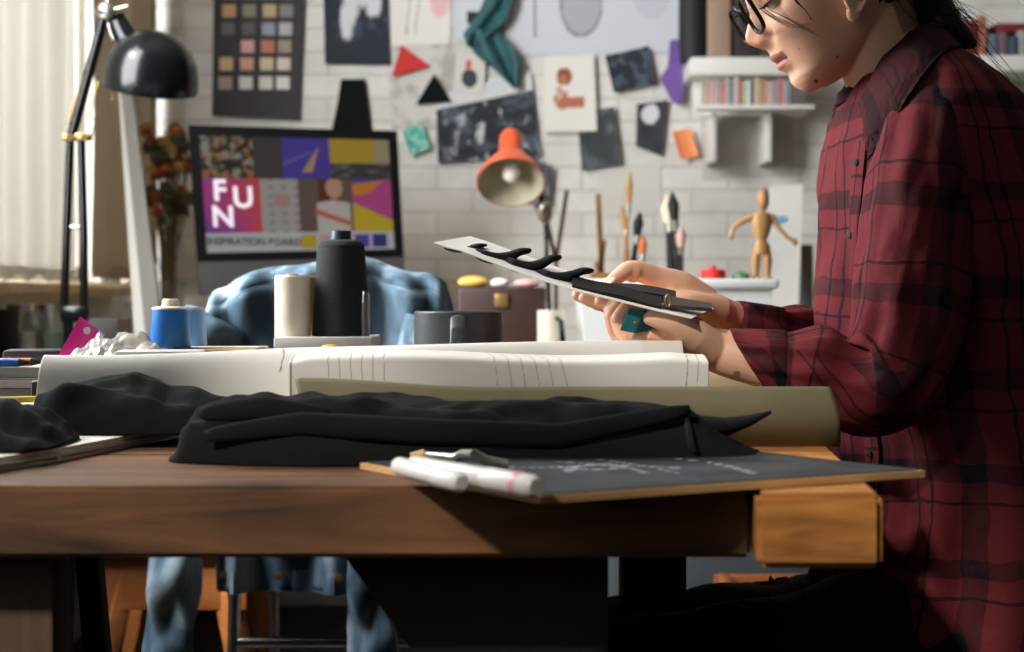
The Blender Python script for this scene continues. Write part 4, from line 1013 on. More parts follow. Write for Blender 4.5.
def mound(prof, d, hd, zb, fold=1.0, seed=0, nu=120, nv=60, skew=0.0, sharp=2.2, cz=.0):
    """draped cloth heap whose crest follows a silhouette; hd = half depth"""
    X = [P(px, py, d) for px, py in prof]
    xs = [p.x for p in X]; zs = [p.z for p in X]
    def top(x):
        for i in range(len(xs)-1):
            if xs[i] <= x <= xs[i+1]:
                t = (x-xs[i])/(xs[i+1]-xs[i]); t = t*t*(3-2*t)*.5+t*.5; return lerp(zs[i], zs[i+1], t)
        return zs[-1]
    def fn(u, v):
        x = lerp(xs[0], xs[-1], u); s = 2*v-1
        e = min(1, 6*u, 6*(1-u)); wdt = hd*(.35+.65*math.sqrt(max(0, 1-(1-e)**2)))
        h = max(.002, top(x)-zb-.002)
        prof_ = max(0, 1-abs(s)**sharp)**.62
        ff = fold*(.006*math.sin(s*7+x*24+seed)+.009*N(x*14+seed, s*1.6, seed)+.005*N(x*34, s*4, seed+5))*min(1, h/.03)*(1-abs(s)**6)
        y = d+s*wdt+skew*(x-xs[0])+.012*N(x*9, seed, s)
        return (x, y, zb+.002+max(0.0005, h*prof_+ff*(.25+.75*min(1, abs(s)*1.6))))
    b = MB(); b.grid(fn, nu, nv, 0)
    # underside
    W = nu+1; n = len(b.v); bot = [(p[0], p[1], zb+.0008) for p in b.v]; b.v += bot
    b.uv = {}
    ring = [i for i in range(W)]+[j*W+nu for j in range(1, nv+1)]+[nv*W+i for i in range(nu-1, -1, -1)]+[j*W for j in range(nv-1, 0, -1)]
    for k in range(len(ring)): a, c = ring[k], ring[(k+1) % len(ring)]; b.f.append((c, a, n+a, n+c)); b.m.append(0)
    b.f.append(tuple(n+i for i in reversed(ring))); b.m.append(0)
    return b, fn
# pale padded sheet on left, with heaps on it
pt = [T(-40,480), T(60,462), T(188,437), T(60,424), T(-120,430)]
b = quad_slab([(p.x, p.y) for p in pt], TT+.0005, TT+.013, .005)
rs = []
single('padded_cloth', b, mat('white_padded_cotton', srgb(206,204,196), .9, var=.06, scale=30, bump=.4, bscale=120), 'thick off-white folded cloth under the black heaps at left', 'cloth')
zl = TT+.0135
b, f1 = mound([(-60,420), (-20,403), (10,400), (30,410), (50,424), (66,441)], 1.34, .075, zl, 1, 1); single('cloth_heap', b, M['cloth'], 'black cloth heap cut by the left edge of the photo', 'cloth', smooth=180)
b, f2 = mound([(30,424), (40,401), (70,388), (105,380), (132,374), (152,380), (172,389), (196,389), (220,396), (235,404), (246,420)], 1.485, .05, zl, 1.3, 4); 
single('cloth_heap', b, M['cloth2'], 'charcoal cloth heap with pointed crest, left of the long black bundle', 'cloth', smooth=180)
b, f3 = mound([(174,461), (184,446), (190,424), (200,410), (216,404), (236,399), (300,398), (380,400), (470,402), (560,404), (640,406), (684,411), (696,420), (715,432), (738,443), (758,450)], 1.345, .066, TT, 1.2, 9, 240, 70, sharp=3.5)
fb = thing('folded_garment', 'long folded black garment bundle across the middle of the table', 'garment', (0, 1.345, TT))
obj('body', b, M['cloth'], fb, smooth=180)
def ridge(pts, r, nm='fold'):
    b = MB(); path = []; n = len(pts)-1
    for i in range(n*8+1):
        k = min(n-1, i//8); f = i/8-k; path.append(P(lerp(pts[k][0], pts[k+1][0], f), lerp(pts[k][1], pts[k+1][1], f), lerp(pts[k][2], pts[k+1][2], f)))
    m_ = len(path); b.tube(path, [(r*(.4+.6*math.sin(math.pi*i/(m_-1))**.5), r*.5*(.4+.6*math.sin(math.pi*i/(m_-1))**.5)) for i in range(m_)], 14, ref=(0,0,1)); return obj(nm, b, M['cloth2'], fb, smooth=180)
ridge([(205,436,1.285), (300,424,1.285), (430,432,1.282), (560,436,1.281), (690,410,1.295)], .012)
ridge([(686,412,1.32), (688,430,1.30), (692,450,1.29), (698,456,1.30)], .009)
b = MB(); path = []; tl = [(676,424), (700,428), (724,427), (748,421), (771,412)]
for i in range(33):
    k = min(3, i//8); f = i/8-k; path.append(P(lerp(tl[k][0], tl[k+1][0], f), lerp(tl[k][1], tl[k+1][1], f), 1.335))
b.tube(path, [(lerp(.014, .0015, (i/32)**1.3), lerp(.03, .004, i/32)) for i in range(33)], 18, ref=(0,0,1)); obj('loose_end', b, M['cloth'], fb, smooth=180)
ridge([(200,414,1.31), (260,408,1.30), (330,416,1.295)], .011)

# ---- black board with chalk drawing
cbd = thing('chalk_board', 'black drawing board with chalk lines and tan edge, overhanging table front', 'board', tuple(T(600,478)))
q = [T(360,470), T(540,505), T(925,478), T(690,451)]
for p_ in q: p_.z = TT+.0008
Bth = .0055
def bq(u, v, z=0): return q[0].lerp(q[1], v).lerp(q[3].lerp(q[2], v), u)+Vector((0,0,z))
b = MB(); b.prism(q, (0,0,Bth)); obj('core', b, M['tan'], cbd)
strokes = []
def chalk(u, v):
    base = mixc(srgb(42,47,52), srgb(58,62,66), ss(.4, .7, nz(u, v, 5, 2)))
    for (c0, c1, c2, w) in CS:
        # quadratic curve distance, coarse
        best = 9
        for i in range(13):
            t = i/12; x = (1-t)**2*c0[0]+2*t*(1-t)*c1[0]+t*t*c2[0]; y = (1-t)**2*c0[1]+2*t*(1-t)*c1[1]+t*t*c2[1]
            best = min(best, math.hypot(u-x, (v-y)*.75))
        if best < w and nz(u*6, v*6, 9, 3) > .38: return mixc(base, srgb(176,182,188), .8)
    return base
CS = [((.62,.05),(.78,.5),(.62,.85),.012), ((.30,.55),(.42,.3),(.55,.62),.014), ((.33,.45),(.36,.62),(.46,.52),.012), ((.4,.3),(.5,.5),(.42,.7),.01), ((.22,.35),(.3,.5),(.52,.4),.009), ((.5,.1),(.56,.4),(.48,.75),.01)]
b = MB(); b.grid(lambda u, v: bq(.012+u*.976, .012+v*.976, Bth+.0006), 130, 110, .0006, colf=chalk); obj('slate_face', b, vcol_mat('slate', .6, spec=.4), cbd)

# ---- white pens / scissors-like clip on the board
zt_ = TT+Bth+.0012+.0006
def penrod(name, label, a, b_, r, m, capm, cat='marker'):
    t = thing(name, label, cat, a); a = Vector(a); b_ = Vector(b_); L = b_-a
    b = MB(); b.tube([a, a+L*.02, a+L*.62, a+L*.64], [r*.8, r, r, r*.9], 20); obj('barrel', b, m, t)
    b = MB(); b.tube([a+L*.63, a+L*.65, a+L*.97, b_], [r*1.0, r*1.08, r*1.02, r*.7], 20); obj('cap', b, capm, t)
    return t
pp = lambda px, py, r: Vector(((px-512)*(EYE-zt_-r)*F/(py-300)/F, (EYE-zt_-r)*F/(py-300), zt_+r))
wp = mat('white_glossy_plastic', srgb(216,214,210), .3); pk = mat('pale_pink_plastic', srgb(214,150,160), .35)
t = penrod('marker_pen', 'white marker with pink end ring lying on the black board', pp(412,466,.008), pp(536,487,.008), .0085, wp, wp)
a_, b_ = pp(412,466,.008), pp(536,487,.008); b = MB(); b.tube([a_.lerp(b_, .86), a_.lerp(b_, .9)], .0094, 20); obj('end_ring', b, pk, t)
t = penrod('marker_pen', 'shorter white marker behind-left, touching the pink ringed one', pp(398,466,.0075), pp(468,480,.0075)+Vector((-.004,-.017,0)), .0075, wp, wp)
sc = thing('tube_opener', 'bent grey metal seam ripper lying behind the white markers', 'seam ripper', pp(455,460,.004))
stl = M['steel']
b = MB(); ps = [pp(424,456,.005), pp(455,458,.005), pp(462,455,.010)+Vector((0,.008,0)), pp(474,455,.014)+Vector((0,.008,0)), pp(486,462,.008)+Vector((0,.01,0)), pp(508,466,.005)+Vector((0,.01,0))]
b.tube(ps, [.0045,.0045,.004,.004,.0045,.004], 14); obj('shaft', b, stl, sc)
b = MB(); b.tube([ps[0]-Vector((.012,0,0)), ps[0]], [.003,.006], 14); obj('tip', b, M['tan'], sc)

# ================================================================== MID-TABLE THINGS
bs = thing('sketchbook', 'grey-white sketchbook lying under the dark mug behind the papers', 'book', (-.07, 1.76, TT))
b = MB(); b.box((-.07, 1.78, TT+.019), (.30, .25, .034), bev=.002); obj('pages', b, M['paper'], bs)
b = MB(); b.box((-.07, 1.78, TT+.0015), (.31, .26, .003), bev=.001); b.box((-.07, 1.78, TT+.0375), (.31, .26, .003), bev=.001); obj('cover', b, mat('pale_grey_card', srgb(150,150,148), .7), bs)
mg = thing('clay_mug', 'dark grey clay mug with handle facing the camera', 'mug', (P(458.5,0,1.75).x, 1.75, TT+.0395))
mz = TT+.0395; mx_ = P(458.5,0,1.75).x; R_ = .0545; H_ = P(0,311.5,1.70).z-mz
b = MB(); b.lathe([(0,0), (R_-.006,0), (R_,.008), (R_,H_-.002), (R_-.0015,H_), (R_-.004,H_-.001), (R_-.005,H_-.01), (R_-.006,.008), (0,.006)], (mx_, 1.75, mz), 64); obj('body', b, M['mug'], mg)
hx = P(457,0,1.66).x
b = MB(); b.tube([(hx, 1.70, mz+H_-.008), (hx, 1.675, mz+H_-.009), (hx+.0008, 1.662, mz+H_-.02), (hx, 1.66, mz+.045), (hx-.001, 1.664, mz+.02), (hx, 1.699, mz+.014)], [(.0045,.009)]*6, 20, ref=(0,0,1)); obj('handle', b, M['mug'], mg)

bx = thing('cardboard_box', 'flat white cardboard box under the thread spools', 'box', (P(322,0,2.0).x, 1.985, TT))
x0, x1 = P(274,0,1.93).x, P(372,0,1.93).x; zb_ = P(0,337,1.93).z
b = MB(); b.box(((x0+x1)/2, 1.99, (TT+zb_-.03)/2), (x1-x0-.004, .12, zb_-.03-TT), bev=.001); obj('tray', b, mat('grey_white_card', srgb(190,188,180), .8), bx)
b = MB(); b.box(((x0+x1)/2, 1.99, zb_-.015), (x1-x0, .125, .03), bev=.0015); obj('lid', b, mat('white_card', srgb(216,214,206), .8), bx)
th = thing('thread_cone', 'tall charcoal thread cone standing on the flat white box', 'thread cone', (P(341,0,1.985).x, 1.985, zb_))
k = 1.985/F; cx = P(341,0,1.985).x
b = MB(); prof = [(0,0), (28*k,0), (29*k,2*k)]
for i in range(40): t_ = i/39; prof.append(((28.6-5.2*t_**1.1)*k+.0004*(i % 2), (4+86*t_)*k))
prof += [(21*k,94*k), (15*k,96*k), (0,96*k)]
b.lathe(prof, (cx, 1.985, zb_), 56); obj('thread', b, M['thread'], th)
b = MB(); b.lathe([(0,95*k), (10.5*k,95*k), (10*k,105*k), (8*k,105.5*k), (7.5*k,96*k), (0,96*k)], (cx, 1.985, zb_), 32); obj('core', b, mat('dark_teal_plastic', srgb(30,62,72), .4), th)
cs = thing('thread_spool', 'cream thread roll left of the tall charcoal cone', 'spool', (P(292,0,1.96).x, 1.965, zb_))
k = 1.965/F
b = MB(); b.lathe([(0,0), (17.5*k,0), (17.5*k,59*k), (16*k,61*k), (0,61*k)], (P(292.5,0,1.965).x, 1.965, zb_), 40); obj('thread', b, M['cream'], cs)
b = MB(); b.lathe([(0,61*k), (6*k,61*k), (6*k,62.5*k), (0,62.5*k)], (P(292.5,0,1.965).x, 1.965, zb_), 24); obj('core', b, M['tan'], cs)
b = MB(); k = 2.02/F; b.lathe([(0,0), (13*k,0), (13*k,58*k), (11*k,60*k), (0,60*k)], (P(306,0,2.02).x, 2.02, zb_), 36); single('twine_roll', b, M['tan'], 'tan twine roll standing behind the cream thread', 'roll')
k = 1.96/F; b = MB(); b.lathe([(0,0), (4*k,0), (4*k,40*k), (3*k,44*k), (2.4*k,44*k), (3.2*k,39*k), (3.2*k,1*k), (0,1*k)], (P(366.5,0,1.96).x, 1.95, zb_), 20); single('glass_vial', b, M['glass'], 'thin clear glass vial at right end of the white box', 'vial')
b = MB(); b.ell((P(345,0,1.86).x-.02, 1.86, TT+.004+.086), (.012, .006, .004)); 
b2 = MB(); b2.box((-.29, 1.86, TT+.042), (.11, .05, .084), bev=.002); single('paper_pad', b2, M['paper'], 'thick white paper pad standing in front of the thread box', 'pad')
b.v = [(v[0], v[1]+.005, v[2]-.002) for v in b.v]
single('eraser', b, M['yellow'], 'tiny yellow rubber on top of the white pad', 'rubber')

# crate / box under blue spools and the left hand clutter
zc = P(0,349,1.82).z
cbx = thing('cardboard_box', 'tan cardboard box supporting the blue spools, behind the white paper', 'box', (P(185,0,1.85).x, 1.86, TT))
b = MB(); b.box((P(180,0,1.85).x, 1.87, (TT+zc)/2), (.2, .14, zc-TT), bev=.002); obj('body', b, M['tan'], cbx)
b = MB(); b.box((P(180,0,1.85).x, 1.87, zc+.0007), (.2, .045, .0012)); obj('tape', b, M['paper'], cbx)
zc += .0015
bsr = thing('thread_spool', 'bright blue thread spool with cream top, on the tan box', 'spool', (P(170,0,1.84).x, 1.84, zc))
k = 1.84/F; c_ = (P(170.5,0,1.84).x, 1.84, zc)
b = MB(); b.lathe([(0,0), (20*k,0), (20.5*k,1.5*k), (17.8*k,38*k), (0,38*k)], c_, 44); obj('thread', b, M['blue'], bsr)
b = MB(); b.lathe([(0,38*k), (18.4*k,38*k), (18*k,40*k), (9*k,41*k), (8*k,47*k), (6.5*k,48.5*k), (0,48.5*k)], c_, 36); obj('core', b, M['cream'], bsr)
bsr = thing('thread_spool', 'light blue spool partly hidden behind the bright blue one', 'spool', (P(192,0,1.9).x, 1.9, zc))
k = 1.9/F; c_ = (P(193,0,1.9).x, 1.9, zc)
b = MB(); b.lathe([(0,0), (14*k,0), (14*k,1.5*k), (11.5*k,36*k), (0,36*k)], c_, 44); obj('thread', b, M['ltblue'], bsr)
b = MB(); b.lathe([(0,36*k), (12.5*k,36*k), (12*k,38.5*k), (0,38.5*k)], c_, 36); obj('core', b, M['paper'], bsr)

def mag(x, y, w, h, z, th, rot, c, label, cat='magazine', name='magazine'):
    t = thing(name, label, cat, (x, y, z)); R = Matrix.Rotation(rot, 3, 'Z')
    b = MB(); b.box((x, y, z+th/2), (w-.004, h-.004, th-.0016), R); obj('pages', b, M['paper'], t)
    b = MB(); b.box((x, y, z+.0004), (w, h, .0008), R); b.box((x, y, z+th-.0004), (w, h, .0008), R); b.box(Vector((x, y, z+th/2))+R @ Vector((-w/2, 0, 0)), (.0012, h, th), R); obj('cover', b, mat('cover_'+label.split()[0]+label.split()[1], srgb(*c), .45), t)
z = TT
specs = [(-.70,1.78,.30,.24,.016,.1,(120,60,50),'dark red magazine, lowest in the stack at far left'), (-.68,1.79,.28,.22,.014,-.15,(60,66,72),'slate grey magazine, second up in the left stack'), (-.66,1.80,.27,.21,.013,.22,(196,180,150),'cream magazine, third up in the left stack'), (-.67,1.80,.25,.2,.012,-.05,(40,46,44),'dark green magazine below the top magazine at left'), (-.64,1.82,.26,.2,.012,.12,(206,204,196),'white magazine, topmost of the left stack')]
for (x, y, w, h, t_, r, c, lab) in specs: mag(x, y, w, h, z, t_, r, c, lab); z += t_+.0003
ztp = z+.0003
# things on the stack
b = MB(); a = [P(58,352,1.76), P(80,313,1.80), P(104,331,1.84), P(100,345,1.83), P(76,362,1.76)]
zm = min(p.z for p in a)
for p_ in a: p_.z = ztp+(p_.z-zm)*1.0
b.prism(a, (0, .0025, 0)); 
pkc = single('pink_card', b, M['pink'], 'magenta plastic tag standing on the left magazine stack', 'tag')
b = MB(); hc = P(88,327,1.80); b.lathe([(.003,0), (.0045,0), (.0045,.002), (.003,.002)], (hc.x, 1.797, ztp+(hc.z-zm)), 16, Matrix.Rotation(math.pi/2, 3, 'X'))
o = obj('hole_ring', b, M['paper']); o.parent = pkc; o.location = -pkc.location
b = MB()
def film(u, v):
    x = P(lerp(68,160,u), 0, 1.74).x; y = 1.70+.16*v
    return (x, y, ztp+.004+.028*math.sin(math.pi*u)**.5*math.sin(math.pi*v)*(1+.8*N(u*5, v*5, 2))+.006*N(u*14, v*9, 7)+.003)
b.grid(film, 50, 40, .0004); single('plastic_wrap', b, M['film'], 'crumpled clear plastic wrap between magenta tag and blue spool', 'wrap', smooth=25)
def rod(name, label, a, b_, r, m, cat='pen', tipm=None):
    t = thing(name, label, cat, a); a = Vector(a); b_ = Vector(b_); L = b_-a
    b = MB(); b.tube([a, a+L*.01, a+L*.86], [r*.8, r, r], 12); obj('barrel', b, m, t)
    b = MB(); b.tube([a+L*.86, b_], [r, r*.25], 12); obj('tip', b, tipm or M['blackmat'], t)
rod('felt_pen', 'blue felt pen on white magazine at the far left', (-.70,1.72,ztp+.005), (-.585,1.735,ztp+.005), .005, M['blue'])
rod('felt_pen', 'orange red felt pen above the blue one at far left', (-.69,1.738,ztp+.005), (-.575,1.75,ztp+.005), .005, mat('orange_red_plastic', srgb(214,96,76), .5))
b = MB(); b.box((-.60,1.86,ztp+.009), (.12,.05,.016), Matrix.Rotation(.2,3,'Z'), bev=.005); single('glasses_case', b, M['pot'], 'dark case lying behind the pens on the magazine stack', 'case')
# lower sheets in front, left
mag(-.62, 1.60, .18, .11, TT, .022, .35, (46,44,44), 'black notebook lying before the magazine stack at left', 'notebook', 'notebook')
mag(-.62, 1.60, .15, .09, TT+.0225, .012, .1, (176,134,116), 'salmon pink notebook on top of the black notebook', 'notebook', 'notebook')
z0 = TT+.035
for k, (x, y, r, lab) in enumerate([(-.60,1.53,.5,'loose white paper slip lying lowest at the far left edge'), (-.57,1.55,.2,'loose white paper slip angled over the lower slip'), (-.63,1.56,-.25,'topmost loose white paper slip at the far left')]):
    b = MB(); b.box((x, y, z0+.0004+k*.001), (.13, .07, .0008), Matrix.Rotation(r, 3, 'Z')); single('paper_slip', b, M['paper'], lab, 'paper')
rod('pencil', 'yellow pencil lying across the white paper slips', (-.60,1.52,z0+.0070), (-.50,1.555,z0+.0070), .0035, M['yellow'], 'pencil')
b = MB(); b.box((-.52,1.60,TT+.03), (.04,.03,.06), Matrix.Rotation(.3,3,'Z'), bev=.004); single('ink_bottle', b, M['leather'], 'small dark brown block beside the left end of the white paper', 'block')
b = MB(); b.box((-.42,1.70,TT+.045), (.10,.05,.09), Matrix.Rotation(.1,3,'Z'), bev=.003); single('staple_box', b, M['white'], 'white little box below the clear wrap behind the paper', 'box')
# ================================================================== THE PERSON
PX, PY_ = .56, 1.76
pe = thing('person', 'person in red and black plaid shirt and glasses seated at the table, holding a card', 'person', (PX, PY_, 0))
TH = math.radians(22); HS = 1.0
E0 = P(850, 13, 1.73)
FW = Vector((-math.cos(TH), 0, -math.sin(TH))); UP = Vector((-math.sin(TH), 0, math.cos(TH))); LT = Vector((0, 1, 0))
def Hd(x, y, z): return E0+FW*x+LT*y+UP*z
SL = np.array([
 (-.0715,.076,.048,.010),(-.0690,.083,.036,.019),(-.065,.089,.024,.027),(-.058,.0945,.010,.037),(-.050,.0975,-.006,.045),(-.041,.0975,-.022,.051),(-.030,.1015,-.040,.056),(-.020,.1045,-.052,.060),(-.010,.107,-.062,.063),
 (0,.108,-.068,.066),(.015,.1065,-.075,.069),(.030,.105,-.079,.0715),(.045,.103,-.081,.073),(.060,.110,-.082,.074),(.08,.115,-.083,.076),(.10,.112,-.082,.076),(.12,.102,-.077,.072),(.14,.082,-.062,.060),(.155,.05,-.035,.04),(.162,.02,-.005,.010)])
def gs(x, s): return math.exp(-.5*(x/s)**2)
NZ = np.array([(-.008,0),(-.002,.004),(.003,.012),(.008,.019),(.014,.0235),(.020,.0245),(.026,.0215),(.034,.0165),(.042,.012),(.050,.009),(.058,.004),(.066,0)])
NW = np.array([(-.002,.010),(.006,.0095),(.014,.0085),(.024,.0065),(.04,.0055),(.06,.006)])
def head_pt(z, a):
    xf = np.interp(z, SL[:,0], SL[:,1]); xb = np.interp(z, SL[:,0], SL[:,2]); w = np.interp(z, SL[:,0], SL[:,3])
    xc = lerp(xf, xb, .55 if z > -.03 else lerp(.40, .55, (z+.0715)/.0415))
    ca, sa = math.cos(a), math.sin(a)
    if ca >= 0:
        x = xc+(xf-xc)*abs(ca)**.82; y = w*math.copysign(abs(sa)**.92, sa)
    else:
        x = xc-(xc-xb)*abs(ca)**.9; y = w*math.copysign(abs(sa)**.95, sa)
    if ca > 0:
        fr = min(1, ca*2)
        n = np.interp(z, NZ[:,0], NZ[:,1]); nw = np.interp(z, NW[:,0], NW[:,1])
        x += n*gs(y, nw)*fr
        x += .0065*gs(abs(y)-.0135, .0045)*gs(z-.0075, .0055)*fr           # nostril wings
        x -= .006*gs(abs(y)-.021, .0045)*gs(z-.009, .006)*fr
        mw = max(0, 1-(y/.026)**2)
        x += (.0046*gs(z+.0165, .0042)-.0040*gs(z+.0232, .0017)+.0052*gs(z+.0295, .0044))*mw**.6*fr
        x -= .002*gs(y, .004)*gs(z+.006, .004)*fr+.003*gs(z+.041, .005)*mw*fr
        x -= .010*gs(abs(y)-.032, .012)*gs(z-.046, .011)*fr                # eye sockets
        x += .004*gs(abs(y)-.044, .014)*gs(z-.022, .014)*fr
        x -= .002*gs(abs(y)-.034, .012)*gs(z+.016, .012)*fr
    return x, y
hb = MB()
def hfn(u, v):
    z = -.0715+.2335*v; a = 2*math.pi*u; x, y = head_pt(z, a); return Hd(x, y, z)
NU, NV = 160, 150
vs = []; fs = []
for j in range(NV+1):
    for i in range(NU): vs.append(hfn(i/NU, j/NV))
for j in range(NV):
    for i in range(NU):
        k = (i+1) % NU; fs.append((j*NU+i, j*NU+k, (j+1)*NU+k, (j+1)*NU+i))
fs.append(tuple(range(NU-1, -1, -1))); fs.append(tuple(NV*NU+i for i in range(NU)))
hb.add(vs, fs)
RH = Matrix((FW, LT, UP)).transposed()
for s in (-1, 1):
    hb.ell(Hd(.012, s*.0735, .010), (.014, .005, .027), RH @ Matrix.Rotation(s*.35, 3, 'Z'), 24)
    hb.ell(Hd(.019, s*.074, -.010), (.0085, .0045, .010), RH, 20)
    hb.tube([Hd(.022,s*.076,.018), Hd(.020,s*.080,.034), Hd(.006,s*.083,.040), Hd(-.006,s*.083,.024), Hd(-.002,s*.081,.002), Hd(.012,s*.078,-.010)], [.003,.004,.004,.004,.0038,.003], 10)
# neck, trunk core, arms
def cap(b, pts, rad, seg=24, ref=(0,0,1)):
    path = []; rr = []; n = len(pts)-1; m_ = 6
    V = [p if isinstance(p, Vector) else P(*p) for p in pts]
    for i in range(n):
        p0 = V[max(i-1, 0)]; p1 = V[i]; p2 = V[i+1]; p3 = V[min(i+2, n)]
        for k in range(m_):
            t = k/m_
            q = .5*((2*p1)+(p2-p0)*t+(2*p0-5*p1+4*p2-p3)*t*t+(3*p1-p0-3*p2+p3)*t*t*t)
            path.append(q)
            a, c = rad[i], rad[i+1]
            a = a if isinstance(a, tuple) else (a, a); c = c if isinstance(c, tuple) else (c, c)
            rr.append((lerp(a[0], c[0], t), lerp(a[1], c[1], t)))
    path.append(V[-1]); a = rad[-1]; rr.append(a if isinstance(a, tuple) else (a, a))
    b.tube(path, rr, seg, ref=ref)
    for p, r in ((path[0], rr[0]), (path[-1], rr[-1])): b.ell(p, (min(r),)*3 if True else None, None, 16)
cap(hb, [Hd(-.020,0,.03), Hd(-.018,0,-.03), P(893,85,1.745), P(900,130,1.755)], [(.058,.054),(.055,.052),(.054,.052),(.064,.066)], 32, ref=(1,0,0))
cap(hb, [P(905,110,1.76), P(930,180,1.76), P(950,330,1.76), P(960,480,1.76), P(960,560,1.76)], [(.05,.08),(.09,.14),(.09,.12),(.09,.13),(.1,.14)], 28, ref=(1,0,0))
# near (left) arm
cap(hb, [P(938,112,1.68), P(925,140,1.63), P(916,250,1.60), P(898,362,1.585), P(880,380,1.585), P(820,373,1.585), P(752,360,1.60), P(716,350,1.615)], [.04,.045,.04,.036,.036,.036,.028,.0255])
cap(hb, [P(722,352,1.612), P(702,346,1.615), P(684,338,1.62), P(664,332,1.622)], [(.0255,.027),(.023,.030),(.0215,.036),(.0155,.037)], 28)
def knuckles(pts, rad):
    for p_, r_ in list(zip(pts, rad))[1:-1]: hb.ell(p_ if isinstance(p_, Vector) else P(*p_), (r_*1.12,)*3, None, 14)
for k, (y, ln, dd) in enumerate(((0, 1.0, 1.596), (2, 1.06, 1.614), (3, 1.0, 1.632), (5, .82, 1.649))):
    q = lambda px, py: P(px-(3.5*k if px < 660 else 0), py+y*.5-(4*k if py < 325 else 0), dd)
    fp = [q(668,334), q(650,336), q(668-42*ln,335), q(668-50*ln,320), q(668-43*ln,307)]; cap(hb, fp, [.0115,.0098,.0088,.0080,.0066], 18); knuckles(fp, [.0115,.0098,.0088,.0080,.0066])
cap(hb, [P(712,349,1.603), P(694,336,1.592), P(676,325,1.582), P(661,320,1.578), P(650,318,1.578)], [.021,.020,.0145,.0112,.0085], 20)
# far (right) arm
cap(hb, [P(925,120,1.82), P(912,150,1.87), P(900,250,1.89), P(888,335,1.87), P(870,345,1.85), P(800,340,1.79), P(735,322,1.735), P(712,313,1.71)], [.04,.045,.04,.034,.032,.026,.0245,.0245])
cap(hb, [P(718,315,1.712), P(698,307,1.70), P(676,303,1.685), P(656,303,1.675)], [(.0235,.026),(.018,.031),(.016,.037),(.013,.036)], 28)
for k, (yo, tx, dd) in enumerate(((-4, 586, 1.700), (-1, 577, 1.680), (2, 584, 1.660), (5, 600, 1.642))):
    fp = [P(668,306+yo*.3,dd-.0), P(650,308+yo*.6,dd), P(lerp(650,tx,.5),306+yo,dd-.003), P(tx+14,301+yo,dd-.004), P(tx,296+yo,dd-.004)]; cap(hb, fp, [.0115,.0098,.0090,.0083,.0068], 18); knuckles(fp, [.0115,.0098,.0090,.0083,.0068])
cap(hb, [P(704,302,1.722), P(680,287,1.715), P(655,277,1.705), P(632,270,1.69), P(619,276,1.675), P(607,286,1.663)], [.020,.0200,.0135,.0118,.0092,.0072], 22)
hb.ell(P(633,272,1.69), (.0132,)*3, None, 14); hb.ell(P(672,286,1.712), (.0185,)*3, None, 16)
raw = obj('body_raw', hb, M['skin'])
md = raw.modifiers.new('r', 'REMESH'); md.mode = 'VOXEL'; md.voxel_size = .0019; md.adaptivity = 0
sm = raw.modifiers.new('s', 'SMOOTH'); sm.factor = .5; sm.iterations = 3
dg = bpy.context.evaluated_depsgraph_get(); dg.update()
me = bpy.data.meshes.new_from_object(raw.evaluated_get(dg)); bpy.data.objects.remove(raw)
n = len(me.vertices); co_ = np.zeros(n*3, dtype=np.float32); me.vertices.foreach_get('co', co_); co_ = co_.reshape(-1, 3).astype(np.float64)
# skin colours in the head's own frame
rel = co_-np.array(E0); hx = rel @ np.array(FW); hy = rel @ np.array(LT); hz = rel @ np.array(UP)
def lin(r, g, b): return np.array(srgb(r, g, b)[:3])
colr = np.tile(lin(222,176,146), (n, 1))
def mixn(mask, c):
    global colr
    colr = colr*(1-mask[:, None])+c*mask[:, None]
def g_(x, s): return np.exp(-.5*(x/s)**2)
ishead = (hx > .04) & (hz > -.08)
mixn(.45*g_(hx-.075, .03)*g_(np.abs(hy)-.05, .02)*g_(hz-.005, .02)*ishead, lin(214,146,122))
mixn(.5*g_(hz-.012, .010)*g_(hy, .02)*(hx > .105), lin(214,140,120))
lm = np.clip(1-(hy/.0255)**2, 0, 1)
top = (hz < -.0128-.0015*(1-lm)) & (hz > -.0233) & (hx > .096) & (lm > .02); bot = (hz <= -.0233) & (hz > -.0233-.0105*lm**.5) & (hx > .096) & (lm > .02)
mixn(top*.85, lin(140,78,72)); mixn(bot*.85, lin(184,106,104)); mixn(((np.abs(hz+.0233) < .0011) & (hx > .096) & (lm > .0))*.9, lin(92,40,40))
def mole(px, py, r, k=.85):
    m_ = (np.hypot(co_[:,0]*F/co_[:,1]-(px-512), -(co_[:,2]-EYE)*F/co_[:,1]-(py-300)) < r) & (co_[:,1] < 1.74)
    mixn(m_*k, lin(52,34,28))
mole(816, 81, 2.1); mole(837, 57, 1.3); mole(799, 49, 1.1, .5); mole(737, 374, 3.5, .6)
brow = g_(hz-.062-.004*np.cos((np.abs(hy)-.034)*60), .0035)*g_(np.abs(hy)-.034, .016)*(hx > .08); mixn(np.clip(brow*1.2, 0, .9), lin(34,26,24))
scalp = ((hz > .03+.9*(hx-.03)*0) & (hx < .0)) | ((hz > .105) & (hx < .09)) ; mixn(scalp*.9*(rel[:,2] > -.05), lin(40,30,28))
nape = (hx < -.035) & (hz > -.05) & (rel[:,2] > -.06); mixn(nape*.6, lin(70,50,42))
# knuckles and finger tips a little redder
hands = (co_[:,0] < .225) & (co_[:,2] < .98)
mixn(hands*.35*g_(co_[:,0]-.10, .03), lin(222,150,128))
ca = me.color_attributes.new('Col', 'FLOAT_COLOR', 'POINT'); ca.data.foreach_set('color', np.hstack([colr, np.ones((n, 1))]).astype(np.float32).ravel())
co_ -= np.array((PX, PY_, 0)); me.vertices.foreach_set('co', co_.astype(np.float32).ravel()); me.update(); me.shade_smooth()
me.materials.clear(); me.materials.append(M['skin'])
bo = bpy.data.objects.new('body', me); COL.objects.link(bo); bo.parent = pe; LOC[bo.name] = Vector((PX, PY_, 0))
